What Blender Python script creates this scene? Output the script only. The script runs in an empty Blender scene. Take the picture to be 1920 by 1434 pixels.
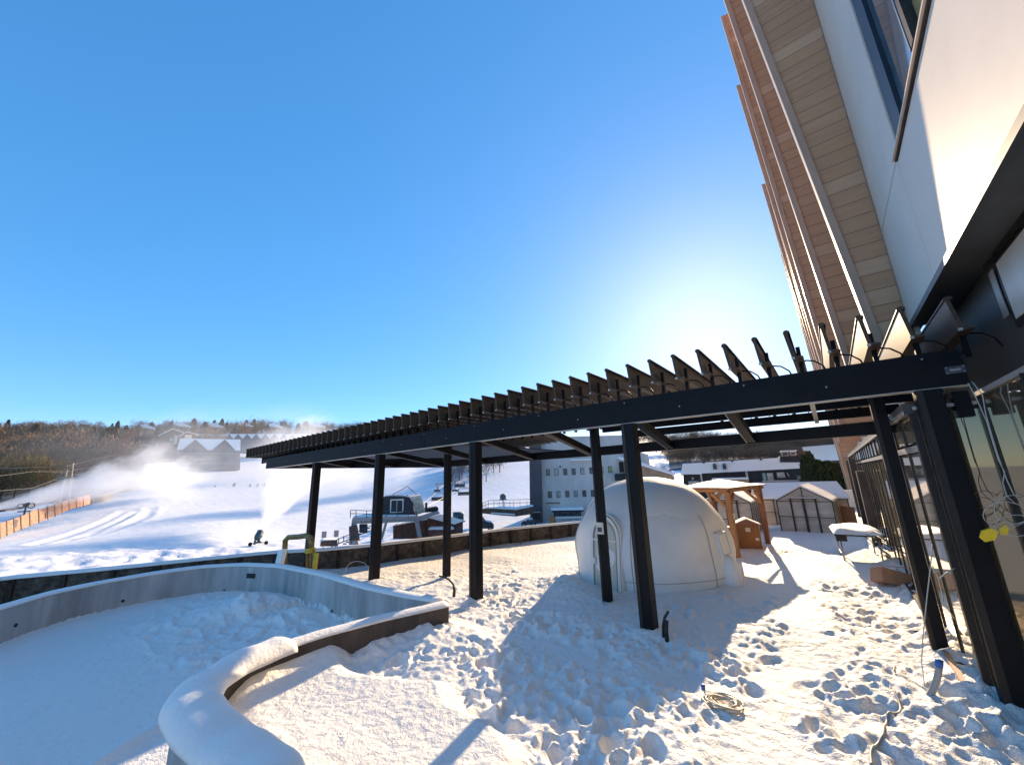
import bpy, bmesh, math, random
import numpy as np
from mathutils import Vector, Matrix
random.seed(7); rng=np.random.RandomState(11)
SC=bpy.context.scene; COL=SC.collection
R_=math.radians
# ---------------------------------------------------------------- camera
CX,CY,FP,CAMH=960.,717.,723.7,2.5
_p,_r,_a=R_(13.886),R_(1.665),R_(38.7)
_up=np.array([-math.sin(_r)*math.cos(_p),math.cos(_r)*math.cos(_p),-math.sin(_p)])
_f=np.array([0,0,-1.]);_Y0=_f-(_f@_up)*_up;_Y0/=np.linalg.norm(_Y0);_X0=np.cross(_Y0,_up)
_Y=math.sin(_a)*_X0+math.cos(_a)*_Y0;_X=np.cross(_Y,_up)
RM=np.array([_X,_Y,_up]); CP=np.array([0,0,CAMH])
cd=bpy.data.cameras.new("camera"); cam=bpy.data.objects.new("camera",cd); COL.objects.link(cam); SC.camera=cam
cd.sensor_fit='HORIZONTAL'; cd.sensor_width=36; cd.lens=FP/1920*36; cd.clip_start=.05; cd.clip_end=5000
cam.matrix_world=Matrix.Translation((0,0,CAMH))@Matrix(RM.tolist()).to_4x4()
# ---------------------------------------------------------------- sky, sun, exposure
SUN_AZ,SUN_EL=-11.0,19.0          # degrees from +Y towards +X, elevation
w=bpy.data.worlds.new("World"); SC.world=w; w.use_nodes=True
nt=w.node_tree; nt.nodes.clear()
sk=nt.nodes.new('ShaderNodeTexSky'); sk.sky_type='NISHITA'; sk.sun_disc=False
sk.sun_elevation=R_(SUN_EL); sk.sun_rotation=R_(SUN_AZ); sk.altitude=300; sk.air_density=.70; sk.dust_density=.20; sk.ozone_density=3.95
hs=nt.nodes.new('ShaderNodeHueSaturation'); hs.inputs['Saturation'].default_value=1.62; hs.inputs['Hue'].default_value=.503; ga=nt.nodes.new('ShaderNodeGamma'); ga.inputs[1].default_value=.52
bg=nt.nodes.new('ShaderNodeBackground'); bg.inputs['Strength'].default_value=.15
wo=nt.nodes.new('ShaderNodeOutputWorld')
nt.links.new(sk.outputs[0],ga.inputs[0]); nt.links.new(ga.outputs[0],hs.inputs['Color']); nt.links.new(hs.outputs[0],bg.inputs[0]); nt.links.new(bg.outputs[0],wo.inputs[0])
sl=bpy.data.lights.new("sun",'SUN'); sl.energy=2.55; sl.angle=R_(.5); sl.color=(1,.75,.47)
so=bpy.data.objects.new("sun",sl); COL.objects.link(so)
_d=Vector((math.sin(R_(SUN_AZ))*math.cos(R_(SUN_EL)),math.cos(R_(SUN_AZ))*math.cos(R_(SUN_EL)),math.sin(R_(SUN_EL))))
so.rotation_euler=_d.to_track_quat('Z','Y').to_euler(); so.location=(0,0,30)
SC.view_settings.view_transform='Standard'; SC.view_settings.look='None'; SC.view_settings.exposure=1.9; SC.view_settings.gamma=1
SC.cycles.use_denoising=True; SC.cycles.max_bounces=8; SC.cycles.volume_bounces=4; SC.cycles.volume_step_rate=1.0; SC.cycles.volume_max_steps=96
SC.cycles.sample_clamp_indirect=6
# ---------------------------------------------------------------- pixel -> place
def ray(px,py): return RM@np.array([px-CX,CY-py,-FP])
def atz(px,py,z=0.): d=ray(px,py); return CP+d*(z-CAMH)/d[2]
def atx(px,py,x): d=ray(px,py); return CP+d*x/d[0]
def aty(px,py,y): d=ray(px,py); return CP+d*y/d[1]
def atr(px,py,r): d=ray(px,py); return CP+d*r/math.hypot(d[0],d[1])
def zg(x): return -.026*max(0.,min(12.,-x-.5))
def gp(px,py,h=0.):
    z=h
    for _ in range(8): p=atz(px,py,z); z=zg(p[0])+h
    return p
def aim(px,py=900): d=ray(px,py); return math.atan2(d[0],d[1])     # azimuth from +Y
# ---------------------------------------------------------------- materials
def mat(name,col,rough=.7,metal=0,noise=None,bump=None,spec=.5,coat=0,emit=None,vary=None,col2=None):
    m=bpy.data.materials.new(name); m.use_nodes=True; n=m.node_tree; b=n.nodes['Principled BSDF']
    b.inputs['Base Color'].default_value=(*col,1); b.inputs['Roughness'].default_value=rough; b.inputs['Metallic'].default_value=metal
    b.inputs['Specular IOR Level'].default_value=spec; b.inputs['Coat Weight'].default_value=coat
    tc=n.nodes.new('ShaderNodeTexCoord')
    if noise:
        t=n.nodes.new('ShaderNodeTexNoise'); t.inputs['Scale'].default_value=noise[0]; t.inputs['Detail'].default_value=6; t.inputs['Roughness'].default_value=.65
        mp=n.nodes.new('ShaderNodeMapping'); mp.inputs['Scale'].default_value=noise[2] if len(noise)>2 else (1,1,1)
        n.links.new(tc.outputs['Object'],mp.inputs[0]); n.links.new(mp.outputs[0],t.inputs[0])
        r=n.nodes.new('ShaderNodeValToRGB'); a=noise[1]
        c2=col2 or tuple(min(1,c*(1+a)) for c in col)
        r.color_ramp.elements[0].color=(*[c*(1-a) for c in col],1); r.color_ramp.elements[0].position=.35
        r.color_ramp.elements[1].color=(*c2,1); r.color_ramp.elements[1].position=.68
        n.links.new(t.outputs[0],r.inputs[0]); n.links.new(r.outputs[0],b.inputs['Base Color'])
    if bump:
        t=n.nodes.new('ShaderNodeTexNoise'); t.inputs['Scale'].default_value=bump[0]; t.inputs['Detail'].default_value=5
        k=n.nodes.new('ShaderNodeBump'); k.inputs['Strength'].default_value=bump[1]; k.inputs['Distance'].default_value=bump[2] if len(bump)>2 else .02
        n.links.new(tc.outputs['Object'],t.inputs[0]); n.links.new(t.outputs[0],k.inputs['Height']); n.links.new(k.outputs[0],b.inputs['Normal'])
    if emit:
        b.inputs['Emission Color'].default_value=(*emit[0],1); b.inputs['Emission Strength'].default_value=emit[1]
    return m
def snow_mat(name,s1=22,d1=.02,s2=140,d2=.006,col=(.90,.865,.82)):
    m=bpy.data.materials.new(name); m.use_nodes=True; n=m.node_tree; b=n.nodes['Principled BSDF']
    b.inputs['Base Color'].default_value=(*col,1); b.inputs['Roughness'].default_value=.65; b.inputs['Specular IOR Level'].default_value=.3
    tc=n.nodes.new('ShaderNodeTexCoord'); last=None
    for s,d in ((s1,d1),(s2,d2)):
        t=n.nodes.new('ShaderNodeTexNoise'); t.inputs['Scale'].default_value=s; t.inputs['Detail'].default_value=4
        n.links.new(tc.outputs['Object'],t.inputs[0])
        k=n.nodes.new('ShaderNodeBump'); k.inputs['Strength'].default_value=1; k.inputs['Distance'].default_value=d
        n.links.new(t.outputs[0],k.inputs['Height'])
        if last: n.links.new(last.outputs[0],k.inputs['Normal'])
        last=k
    n.links.new(last.outputs[0],b.inputs['Normal'])
    return m
def wood_mat(name,c1,c2,sc=3.,board=None,axis='Z'):
    """boards of varied tone; board = width along axis"""
    m=bpy.data.materials.new(name); m.use_nodes=True; n=m.node_tree; b=n.nodes['Principled BSDF']; b.inputs['Roughness'].default_value=.6
    tc=n.nodes.new('ShaderNodeTexCoord'); sp=n.nodes.new('ShaderNodeSeparateXYZ'); n.links.new(tc.outputs['Object'],sp.inputs[0])
    dv=n.nodes.new('ShaderNodeMath'); dv.operation='DIVIDE'; dv.inputs[1].default_value=board; n.links.new(sp.outputs[axis],dv.inputs[0])
    fl=n.nodes.new('ShaderNodeMath'); fl.operation='FLOOR'; n.links.new(dv.outputs[0],fl.inputs[0])
    wn=n.nodes.new('ShaderNodeTexWhiteNoise'); wn.noise_dimensions='1D'; n.links.new(fl.outputs[0],wn.inputs['W'])
    pw=n.nodes.new('ShaderNodeMath'); pw.operation='POWER'; pw.inputs[1].default_value=4.5; n.links.new(wn.outputs[0],pw.inputs[0])
    mx=n.nodes.new('ShaderNodeMix'); mx.data_type='RGBA'; n.links.new(pw.outputs[0],mx.inputs[0])
    mx.inputs[6].default_value=(*c1,1); mx.inputs[7].default_value=(*c2,1)
    g=n.nodes.new('ShaderNodeTexNoise'); g.inputs['Scale'].default_value=sc; g.inputs['Detail'].default_value=6
    mp=n.nodes.new('ShaderNodeMapping'); mp.inputs['Scale'].default_value=(1,1,14) if axis=='Z' else (14,14,1)
    n.links.new(tc.outputs['Object'],mp.inputs[0]); n.links.new(mp.outputs[0],g.inputs[0])
    m2=n.nodes.new('ShaderNodeMix'); m2.data_type='RGBA'; m2.blend_type='MULTIPLY'; m2.inputs[0].default_value=.8
    n.links.new(mx.outputs[2],m2.inputs[6]); gr=n.nodes.new('ShaderNodeMapRange'); gr.inputs[3].default_value=.72; gr.inputs[4].default_value=1.25; n.links.new(g.outputs[0],gr.inputs[0]); n.links.new(gr.outputs[0],m2.inputs[7])
    # joints
    fr=n.nodes.new('ShaderNodeMath'); fr.operation='FRACT'; n.links.new(dv.outputs[0],fr.inputs[0])
    gt=n.nodes.new('ShaderNodeMath'); gt.operation='GREATER_THAN'; gt.inputs[1].default_value=.05; n.links.new(fr.outputs[0],gt.inputs[0])
    m3=n.nodes.new('ShaderNodeMix'); m3.data_type='RGBA'; n.links.new(gt.outputs[0],m3.inputs[0])
    m3.inputs[6].default_value=(*[c*.6 for c in c1],1); n.links.new(m2.outputs[2],m3.inputs[7])
    n.links.new(m3.outputs[2],b.inputs['Base Color'])
    k=n.nodes.new('ShaderNodeBump'); k.inputs['Distance'].default_value=.01; n.links.new(gt.outputs[0],k.inputs['Height']); n.links.new(k.outputs[0],b.inputs['Normal'])
    return m
M={}
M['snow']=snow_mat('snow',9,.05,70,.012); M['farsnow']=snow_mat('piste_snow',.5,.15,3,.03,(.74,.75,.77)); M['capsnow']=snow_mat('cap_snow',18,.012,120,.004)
M['roofsnow']=snow_mat('roof_snow',2.5,.05,20,.01)
M['black']=mat('black_powder_coat',(.005,.005,.007),.5,0,(3,.35),None,.18)
M['blade']=mat('bronze_grey_blade',(.074,.054,.038),.5,.1,(2,.15),None,.22)
M['lip']=mat('pale_aluminium_lip',(.42,.40,.36),.4,.4)
M['steel']=mat('galvanised_steel',(.32,.33,.34),.45,.7,(5,.2))
M['darksteel']=mat('dark_grey_steel',(.06,.065,.075),.5,.2,(3,.3))
M['concrete']=mat('smooth_concrete',(.45,.42,.40),.85,0,(1.9,.30,(1,1,.16)),(30,.3,.01))
M['cast']=mat('rough_brown_concrete',(.115,.088,.066),.95,0,(5,.55),(9,1,.12),.2)
M['castdark']=mat('dark_joint',(.05,.04,.033),.95,0,(8,.5),(12,1,.06),.2)
M['brownmetal']=mat('brown_metal_edging',(.055,.042,.036),.6,0,(4,.45,(1,1,.3)))
M['cream']=mat('cream_panel',(.76,.64,.52),.55,0,(.8,.05),None,.3)
M['creamtrim']=mat('cream_trim',(.80,.62,.45),.5,0,(2,.06))
M['soffit']=mat('dark_soffit',(.07,.068,.062),.5,0,(1,.25),None,.5)
M['navy']=mat('dark_window_frame',(.02,.024,.034),.4,0,(2,.2))
M['glass']=mat('reflective_glass',(.30,.24,.16),.02,.7,None,None,1.0,.6)
M['curtain']=mat('warm_glass_with_blinds',(.56,.49,.34),.04,.6,None,None,.9,.3)
M['brushfloor']=mat('brush_covered_ground',(.075,.062,.05),.95,0,(.09,.6),(.8,1,.6),.1,col2=(.32,.31,.32))
M['bluepane']=mat('blue_pane',(.10,.16,.20),.04,0,(1.5,.5),None,1.0,.5)
M['gold']=mat('warm_pane',(.42,.34,.14),.06,0,(1.5,.5),None,1.0,.5)
M['mullion']=mat('bronze_mullion',(.022,.018,.016),.4,.1,(3,.25),None,.3)
M['finwood']=wood_mat('larch_boards',(.50,.265,.135),(.64,.41,.25),1.3,.32)
M['fincap']=mat('fin_cap_wood',(.45,.285,.195),.6,0,(2,.18,(1,1,.2)))
M['dome']=mat('white_inflated_fabric',(.86,.83,.80),.45,0,(1.2,.06),(3,.5,.03),.35)
M['domeseam']=mat('grey_seam',(.42,.42,.41),.6)
M['whiteplastic']=mat('white_plastic',(.80,.75,.68),.35)
M['frosted']=mat('frosted_reflection_pane',(.62,.58,.50),.3,0,(2,.08))
M['cedar']=mat('orange_cedar',(.36,.175,.07),.6,0,(3,.3,(1,1,.15)),(20,.3,.01))
M['cedarred']=mat('reddish_cedar',(.24,.095,.055),.6,0,(3,.3,(1,1,.15)))
M['cabwood']=mat('orange_brown_cabinet',(.26,.10,.025),.5,0,(2.5,.3,(1,1,.3)))
M['redmetal']=mat('brown_red_metal',(.22,.10,.08),.5,.0,(3,.2))
M['poly']=mat('polycarbonate',(.50,.44,.37),.35,0,(2.0,.28,(.4,.4,1.6)),None,.6)
M['ghframe']=mat('greenhouse_frame',(.02,.02,.02),.5)
M['card']=mat('cardboard',(.36,.20,.12),.8,0,(5,.12),(14,.3,.01))
M['carddark']=mat('cardboard_inside',(.16,.09,.06),.9)
M['yellow']=mat('yellow_painted_steel',(.62,.40,.02),.45,0,(6,.35))
M['yellowbrown']=mat('weathered_yellow_pipe',(.22,.145,.03),.55,0,(7,.5))
M['tape']=mat('yellow_tape',(.90,.60,.02),.45)
M['cable']=mat('pale_cable',(.50,.49,.44),.55)
M['hose']=mat('clear_hose',(.62,.52,.38),.35,0,(8,.1))
M['conduit']=mat('grey_conduit',(.33,.33,.32),.55)
M['blue']=mat('blue_tape',(.02,.12,.42),.5)
M['rubber']=mat('black_rubber',(.02,.018,.016),.6,0,(20,.5))
M['paper']=mat('white_notice',(.66,.60,.52),.7,0,(30,.2))
M['whitewall']=mat('pale_render',(.60,.55,.49),.85,0,(.35,.16,(1,1,.3)))
M['towergrey']=mat('dark_tower_cladding',(.075,.072,.075),.7,0,(.5,.15))
M['darkboard']=mat('charcoal_siding',(.028,.027,.030),.75,0,(2,.3,(1,1,.1)))
M['brownsiding']=mat('brown_siding',(.11,.065,.045),.8,0,(1.5,.3,(1,1,.2)))
M['redcont']=mat('brown_container',(.15,.065,.042),.7,0,(1.5,.35))
M['dkblue']=mat('dark_blue_siding',(.016,.022,.040),.8,0,(2,.3))
M['greysiding']=mat('grey_siding',(.16,.15,.14),.85,0,(.6,.2))
M['tan']=mat('tan_siding',(.36,.25,.16),.8,0,(1,.25))
M['pane']=mat('window_pane',(.10,.11,.11),.12,0,(1.2,.6),None,.9)
M['palepane']=mat('pale_window_pane',(.36,.36,.32),.2,0,(1.2,.5))
M['greenpane']=mat('green_window_pane',(.24,.34,.12),.3)
M['teal']=mat('teal_pane',(.16,.36,.34),.2)
M['hood']=mat('lift_hood_dark',(.020,.022,.030),.45,0,(1,.2))
M['hoodpale']=mat('lift_hood_pale',(.62,.52,.40),.6,0,(2.2,.30),None,.3)
M['orangefence']=mat('orange_net_fence',(.42,.20,.12),.8,0,(2.2,.40,(1,1,4)),None,.2,col2=(.60,.36,.26))
M['pole']=mat('weathered_pole',(.30,.24,.17),.85,0,(1,.3))
M['wire']=mat('wire',(.16,.15,.13),.6)
M['bark']=mat('bark',(.13,.10,.075),.9,0,(1,.3))
M['twig1']=mat('brown_twigs',(.27,.165,.095),.95,0,(.15,.4))
M['twig2']=mat('grey_brown_twigs',(.22,.155,.11),.95,0,(.15,.4))
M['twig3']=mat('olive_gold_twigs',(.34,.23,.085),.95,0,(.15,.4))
M['twig4']=mat('frosted_twigs',(.24,.22,.22),.95,0,(.15,.5))
M['needle']=mat('dark_needles',(.030,.040,.022),.95,0,(.3,.5))
M['needle2']=mat('cedar_green',(.040,.055,.018),.95,0,(.6,.5))
M['floor']=mat('forest_floor',(.085,.070,.055),.95,0,(.08,.5),(.6,1,.5))
M['carpaint']=mat('black_car_paint',(.010,.010,.013),.2,0,None,None,.7,.5)
M['tyre']=mat('tyre',(.012,.012,.012),.8)
M['gunblue']=mat('snow_gun_paint',(.05,.10,.11),.5,0,(3,.5))
M['orange']=mat('orange_board',(.55,.22,.04),.6)
# ---------------------------------------------------------------- mesh tools
class MB:
    def __init__(s): s.v=[]; s.f=[]
    def add(s,vs,fs):
        o=len(s.v); s.v+= [tuple(v) for v in vs]; s.f+=[tuple(i+o for i in f) for f in fs]; return s
    def box(s,x0,x1,y0,y1,z0,z1):
        return s.add([(x0,y0,z0),(x1,y0,z0),(x1,y1,z0),(x0,y1,z0),(x0,y0,z1),(x1,y0,z1),(x1,y1,z1),(x0,y1,z1)],
            [(0,3,2,1),(4,5,6,7),(0,1,5,4),(1,2,6,5),(2,3,7,6),(3,0,4,7)])
    def bar(s,a,b,w,h=None,up=(0,0,1)):
        h=h or w; a=np.array(a,float); b=np.array(b,float); d=b-a; L=np.linalg.norm(d); d/=L
        u=np.array(up,float)
        if abs(d@u)>.98: u=np.array([0,1.,0])
        r=np.cross(d,u); r/=np.linalg.norm(r); u=np.cross(r,d)
        vs=[]
        for p in (a,b):
            for sx,sz in ((-1,-1),(1,-1),(1,1),(-1,1)): vs.append(p+r*sx*w/2+u*sz*h/2)
        return s.add(vs,[(0,1,2,3),(7,6,5,4),(0,4,5,1),(1,5,6,2),(2,6,7,3),(3,7,4,0)])
    def prism(s,poly,axis,a0,a1):
        """poly of 2D points extruded along axis 'x','y' or 'z' """
        n=len(poly)
        def P(q,t):
            return {'x':(t,q[0],q[1]),'y':(q[0],t,q[1]),'z':(q[0],q[1],t)}[axis]
        return s.add([P(q,a0) for q in poly]+[P(q,a1) for q in poly],
            [tuple(range(n)),tuple(range(2*n-1,n-1,-1))]+[(i,i+n,(i+1)%n+n,(i+1)%n) for i in range(n)])
    def tube(s,pts,r,n=8,close=True):
        pts=[np.array(p,float) for p in pts]; rr=r if hasattr(r,'__len__') else [r]*len(pts)
        o=len(s.v); u=None
        for i,p in enumerate(pts):
            d=pts[min(i+1,len(pts)-1)]-pts[max(i-1,0)]; d/=max(1e-9,np.linalg.norm(d))
            if u is None: u=np.cross(d,[0,0,1.]) if abs(d[2])<.9 else np.cross(d,[0,1.,0])
            u=u-(u@d)*d; u/=max(1e-9,np.linalg.norm(u)); v=np.cross(d,u)
            for k in range(n):
                a=2*math.pi*k/n; s.v.append(tuple(p+rr[i]*(u*math.cos(a)+v*math.sin(a))))
        for i in range(len(pts)-1):
            for k in range(n): s.f.append((o+i*n+k,o+i*n+(k+1)%n,o+(i+1)*n+(k+1)%n,o+(i+1)*n+k))
        if close: s.f.append(tuple(o+k for k in range(n-1,-1,-1))); s.f.append(tuple(o+(len(pts)-1)*n+k for k in range(n)))
        return s
    def xf(s,mw):
        s.v=[tuple(mw@Vector(v)) for v in s.v]; return s
    def build(s,name,m,parent=None,smooth=False,bevel=0,wl=False):
        me=bpy.data.meshes.new(name); me.from_pydata(s.v,[],s.f); me.update()
        bm=bmesh.new(); bm.from_mesh(me); bmesh.ops.recalc_face_normals(bm,faces=bm.faces[:]); bm.to_mesh(me); bm.free()
        if smooth: me.polygons.foreach_set('use_smooth',[True]*len(me.polygons))
        me.materials.append(M[m] if isinstance(m,str) else m)
        o=bpy.data.objects.new(name,me); COL.objects.link(o)
        if parent:
            o.parent=parent
            if wl: o.matrix_parent_inverse=(Matrix.Translation(parent.location)@parent.rotation_euler.to_matrix().to_4x4()).inverted()
        if bevel:
            b=o.modifiers.new('bevel','BEVEL'); b.width=bevel; b.segments=2; b.limit_method='ANGLE'
        return o
def tag(o,label,cat,group=None,kind=None):
    if label: o['label']=label
    if cat: o['category']=cat
    if group: o['group']=group
    if kind: o['kind']=kind
    return o
def thing(name,label,cat,loc=(0,0,0),rz=0,group=None):
    o=bpy.data.objects.new(name,None); COL.objects.link(o); o.empty_display_size=.2
    o.location=loc; o.rotation_euler=(0,0,rz); return tag(o,label,cat,group)
def facing(px,py,r):
    """frame at distance r whose local +X is to the right, +Y away, +Z up; f(px,py)->(u,z) on its front plane"""
    p=atr(px,py,r); a=aim(px,py)
    fw=np.array([math.sin(a),math.cos(a),0]); rt=np.array([math.cos(a),-math.sin(a),0])
    loc=np.array([p[0],p[1],0.])
    def f(x,y,dy=0.):
        d=ray(x,y); t=((loc+fw*dy)-CP)@fw/(d@fw); q=CP+d*t-loc
        return float(q@rt),float(q[2])
    return tuple(loc),-a,f
def vnoise(ny,nx,cell,seed,sy=1.):
    """smooth value noise on a raster; cell in samples"""
    r=np.random.RandomState(seed); gy=int(ny/(cell*sy))+3; gx=int(nx/cell)+3
    g=r.rand(gy,gx)*2-1
    y=np.arange(ny)/(cell*sy); x=np.arange(nx)/cell
    yi=y.astype(int); xi=x.astype(int); fy=(y-yi); fx=(x-xi); fy=fy*fy*(3-2*fy); fx=fx*fx*(3-2*fx)
    a=g[yi][:,xi]; b=g[yi][:,xi+1]; c=g[yi+1][:,xi]; d=g[yi+1][:,xi+1]
    return (a*(1-fx)+b*fx)*(1-fy[:,None])+(c*(1-fx)+d*fx)*fy[:,None]
def inpoly(X,Y,poly):
    ins=np.zeros(X.shape,bool); n=len(poly)
    for i in range(n):
        x0,y0=poly[i][:2]; x1,y1=poly[(i+1)%n][:2]
        c=((y0>Y)!=(y1>Y))&(X<(x1-x0)*(Y-y0)/((y1-y0) if y1!=y0 else 1e-9)+x0); ins^=c
    return ins
def blur(a,k):
    for _ in range(2):
        for ax in (0,1):
            c=np.cumsum(np.concatenate([np.repeat(a.take([0],ax),k+1,ax),a,np.repeat(a.take([-1],ax),k,ax)],ax),ax)
            a=(c.take(range(2*k+1,c.shape[ax]),ax)-c.take(range(0,c.shape[ax]-2*k-1),ax))/(2*k+1)
    return a
# ================================================================ terrace snow
# basin outline (inner top edge, z=.3) and near wall centre line, world metres
def wp(pts,z): return [tuple(atz(x,y,z)[:2]) for x,y in pts]
BFAR=wp([(-160,1190),(-60,1165),(0,1143),(100,1113),(200,1092),(300,1075),(380,1064),(450,1060),(520,1063),(600,1079),(680,1103),(760,1120),(805,1127),(822,1129)],.3)
BNEAR=wp([(835,1132),(720,1157),(600,1188),(520,1214),(430,1252),(372,1288),(352,1322),(380,1365),(440,1410),(500,1460),(600,1560)],.3)
BPOLY=BFAR+BNEAR+[(-2.5,.6),(-6,-2),(-12,-3)]
PAR=[tuple(gp(x,y,.63)[:2]) for x,y in [(-160,1112),(-80,1098),(0,1083),(100,1074),(200,1065),(300,1055),(400,1045),(515,1034),(600,1030),(700,1021),(830,1006),(940,992),(1085,978)]]
RX0,RY0,RS=-19.,-2.,.025
RNX,RNY=int(21.5/RS),int(34/RS)
gx=RX0+np.arange(RNX)*RS; gy=RY0+np.arange(RNY)*RS
GX,GY=np.meshgrid(gx,gy)
# smooth (untrodden) areas
def gpoly(pts,h=0): return [tuple(gp(x,y,h)[:2]) for x,y in pts]
SM=np.zeros((RNY,RNX),bool)
planter=gpoly([(395,1290),(440,1255),(520,1228),(590,1215),(628,1240),(660,1275),(760,1288),(838,1300),(850,1345),(930,1380),(980,1440),(900,1700),(500,1600),(430,1330)])
PL=inpoly(GX,GY,planter)
for P in ([(940,1035),(1090,1010),(1090,1050),(1030,1085),(980,1065)],[(690,1085),(1000,1042),(1080,1012),(1080,985),(600,1070)],
          [(1370,1060),(1470,1040),(1475,1075),(1440,1110),(1370,1120)],[(1400,1005),(1440,1015),(1450,1040),(1380,1050)],
          [(1530,1050),(1570,1030),(1670,1075),(1600,1095),(1535,1085)],[(1450,990),(1600,990),(1630,1040),(1560,1030),(1480,1030)]):
    SM|=inpoly(GX,GY,gpoly(P))
soft=blur(SM.astype(float),7); plm=blur(PL.astype(float),4)
inb=inpoly(GX,GY,BPOLY)
packed=np.zeros((RNY,RNX))
for PP,wd in (([(1400,1500),(1440,1330),(1500,1200),(1490,1110),(1500,1050)],.34),([(870,1180),(1010,1200),(1130,1250),(1330,1290),(1560,1330)],.26),([(1290,1170),(1400,1130),(1440,1090),(1460,1050)],.22)):
    Q=smooth_pts=[gp(x,y)[:2] for x,y in PP]; D=np.full(GX.shape,9.)
    for i in range(len(Q)-1):
        a,b=Q[i],Q[i+1];ab=b-a;t=np.clip(((GX-a[0])*ab[0]+(GY-a[1])*ab[1])/(ab@ab),0,1); D=np.minimum(D,np.hypot(GX-a[0]-t*ab[0],GY-a[1]-t*ab[1]))
    packed=np.maximum(packed,np.clip(1.5-D/wd+.5*vnoise(RNY,RNX,14,91),0,1))
trod=np.clip(1-soft-plm,0,1)*(~inb)*(1-.62*packed)
H=-.026*np.clip(-GX-.5,0,12)
H+=.05*vnoise(RNY,RNX,60,1)+.018*vnoise(RNY,RNX,24,2)
rough=.018*vnoise(RNY,RNX,11,3)+.007*vnoise(RNY,RNX,5,4)+.006*vnoise(RNY,RNX,2.4,5)
H+=.75*trod*rough*np.clip(1+1.1*vnoise(RNY,RNX,40,79),.2,2)+.002*vnoise(RNY,RNX,2.3,80)*trod+.001*vnoise(RNY,RNX,3.3,6)
# distance based strength: heavy kicked snow near the basin wall
kick=np.zeros((RNY,RNX)); kp=gpoly([(600,1235),(660,1180),(860,1150),(1000,1200),(1150,1300),(1300,1500),(800,1500),(850,1330)])
kick=blur(inpoly(GX,GY,kp).astype(float),16)
rid=1-np.abs(vnoise(RNY,RNX,20,8,.5)); rid2=1-np.abs(vnoise(RNY,RNX,9,9,.6))
H+=trod*kick*(.036*(rid**2-.5)+.020*(rid2**2-.5))+trod*(1-kick)*(.016*(rid2**2-.5)+.02*(rid**2-.5))
H-=.035*packed*(~inb)
# foot prints
am=np.clip(.75+.75*vnoise(RNY,RNX,34,77)+.4*vnoise(RNY,RNX,14,78),.2,1.35)
def stamp(n,X0,X1,Y0,Y1,dep,L,W,seed,mask=None):
    r=np.random.RandomState(seed)
    for i in range(n):
        x=r.uniform(X0,X1); y=r.uniform(Y0,Y1); ix=int((x-RX0)/RS); iy=int((y-RY0)/RS)
        if not(30<ix<RNX-30 and 30<iy<RNY-30): continue
        if mask is not None and mask[iy,ix]<.5: continue
        a=r.normal(1.45,.75); k=17
        Y_,X_=np.mgrid[-k:k+1,-k:k+1]*RS; sc_=r.choice([.55,.75,1.,1.25])*am[iy,ix]; dep_=dep*sc_*1.15
        u=(X_*math.cos(a)+Y_*math.sin(a))/(L*(.35+.65*sc_)*r.uniform(.75,1.25)); v=(-X_*math.sin(a)+Y_*math.cos(a))/(W*(.35+.65*sc_)*r.uniform(.8,1.3))
        q=np.sqrt(u*u+v*v); d=dep_*r.uniform(.4,1.3)
        pit=-d*np.clip(1.25-q**2,0,1)+ .38*d*np.exp(-((q-1.35)/.28)**2)
        H[iy-k:iy+k+1,ix-k:ix+k+1]+=pit*(np.hypot(X_,Y_)<.4)*trod[iy-k:iy+k+1,ix-k:ix+k+1]
stamp(7000,-8,1.6,2.2,16,.019,.125,.06,21,trod)
stamp(700,-5,1.2,2.0,7.5,.040,.17,.085,22,trod)
stamp(900,-9,1.2,7,26,.032,.16,.08,23,trod)
path=np.zeros((RNY,RNX))
# planter bed, deeper untouched snow with a broken edge
edge=plm+.10*vnoise(RNY,RNX,16,31)*(plm>.02)*(plm<.98)
H+=np.clip(edge,0,1.1)*.17
H+=.13*np.exp(-(((GX+5.6)/1.1)**2+((GY-5.0)/.9)**2))*(~inb)
H+=plm*(.012*vnoise(RNY,RNX,30,32)+.0012*vnoise(RNY,RNX,2.7,33))
# drifts round posts, dome, wall foot
for x,y,h,r_ in ((-2.8,6.9,.10,.35),(-6.77,6.9,.10,.3),(1.0,6.9,.06,.35),(.68,8.2,.05,.3),(-4.16,8.2,.05,.25),(-5.2,8.6,.22,.6),(-5.9,9.3,.16,.5),(-4.5,12,.1,2.)):
    H+=h*np.exp(-((GX-x)**2+(GY-y)**2)/(r_*r_))
H+=.16*np.exp(-np.clip(.9-GX,0,9)**2/.10)*(GY>7)*.8
# drift against the near basin wall
nw=np.full(GX.shape,9.)
for i in range(len(BNEAR)-1):
    a=np.array(BNEAR[i]);b=np.array(BNEAR[i+1]);ab=b-a;t=np.clip(((GX-a[0])*ab[0]+(GY-a[1])*ab[1])/(ab@ab),0,1)
    nw=np.minimum(nw,np.hypot(GX-a[0]-t*ab[0],GY-a[1]-t*ab[1]))
H+=np.where(GY<4.9,.17,.08)*np.exp(-(nw/.35)**2)*(~inb)
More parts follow.
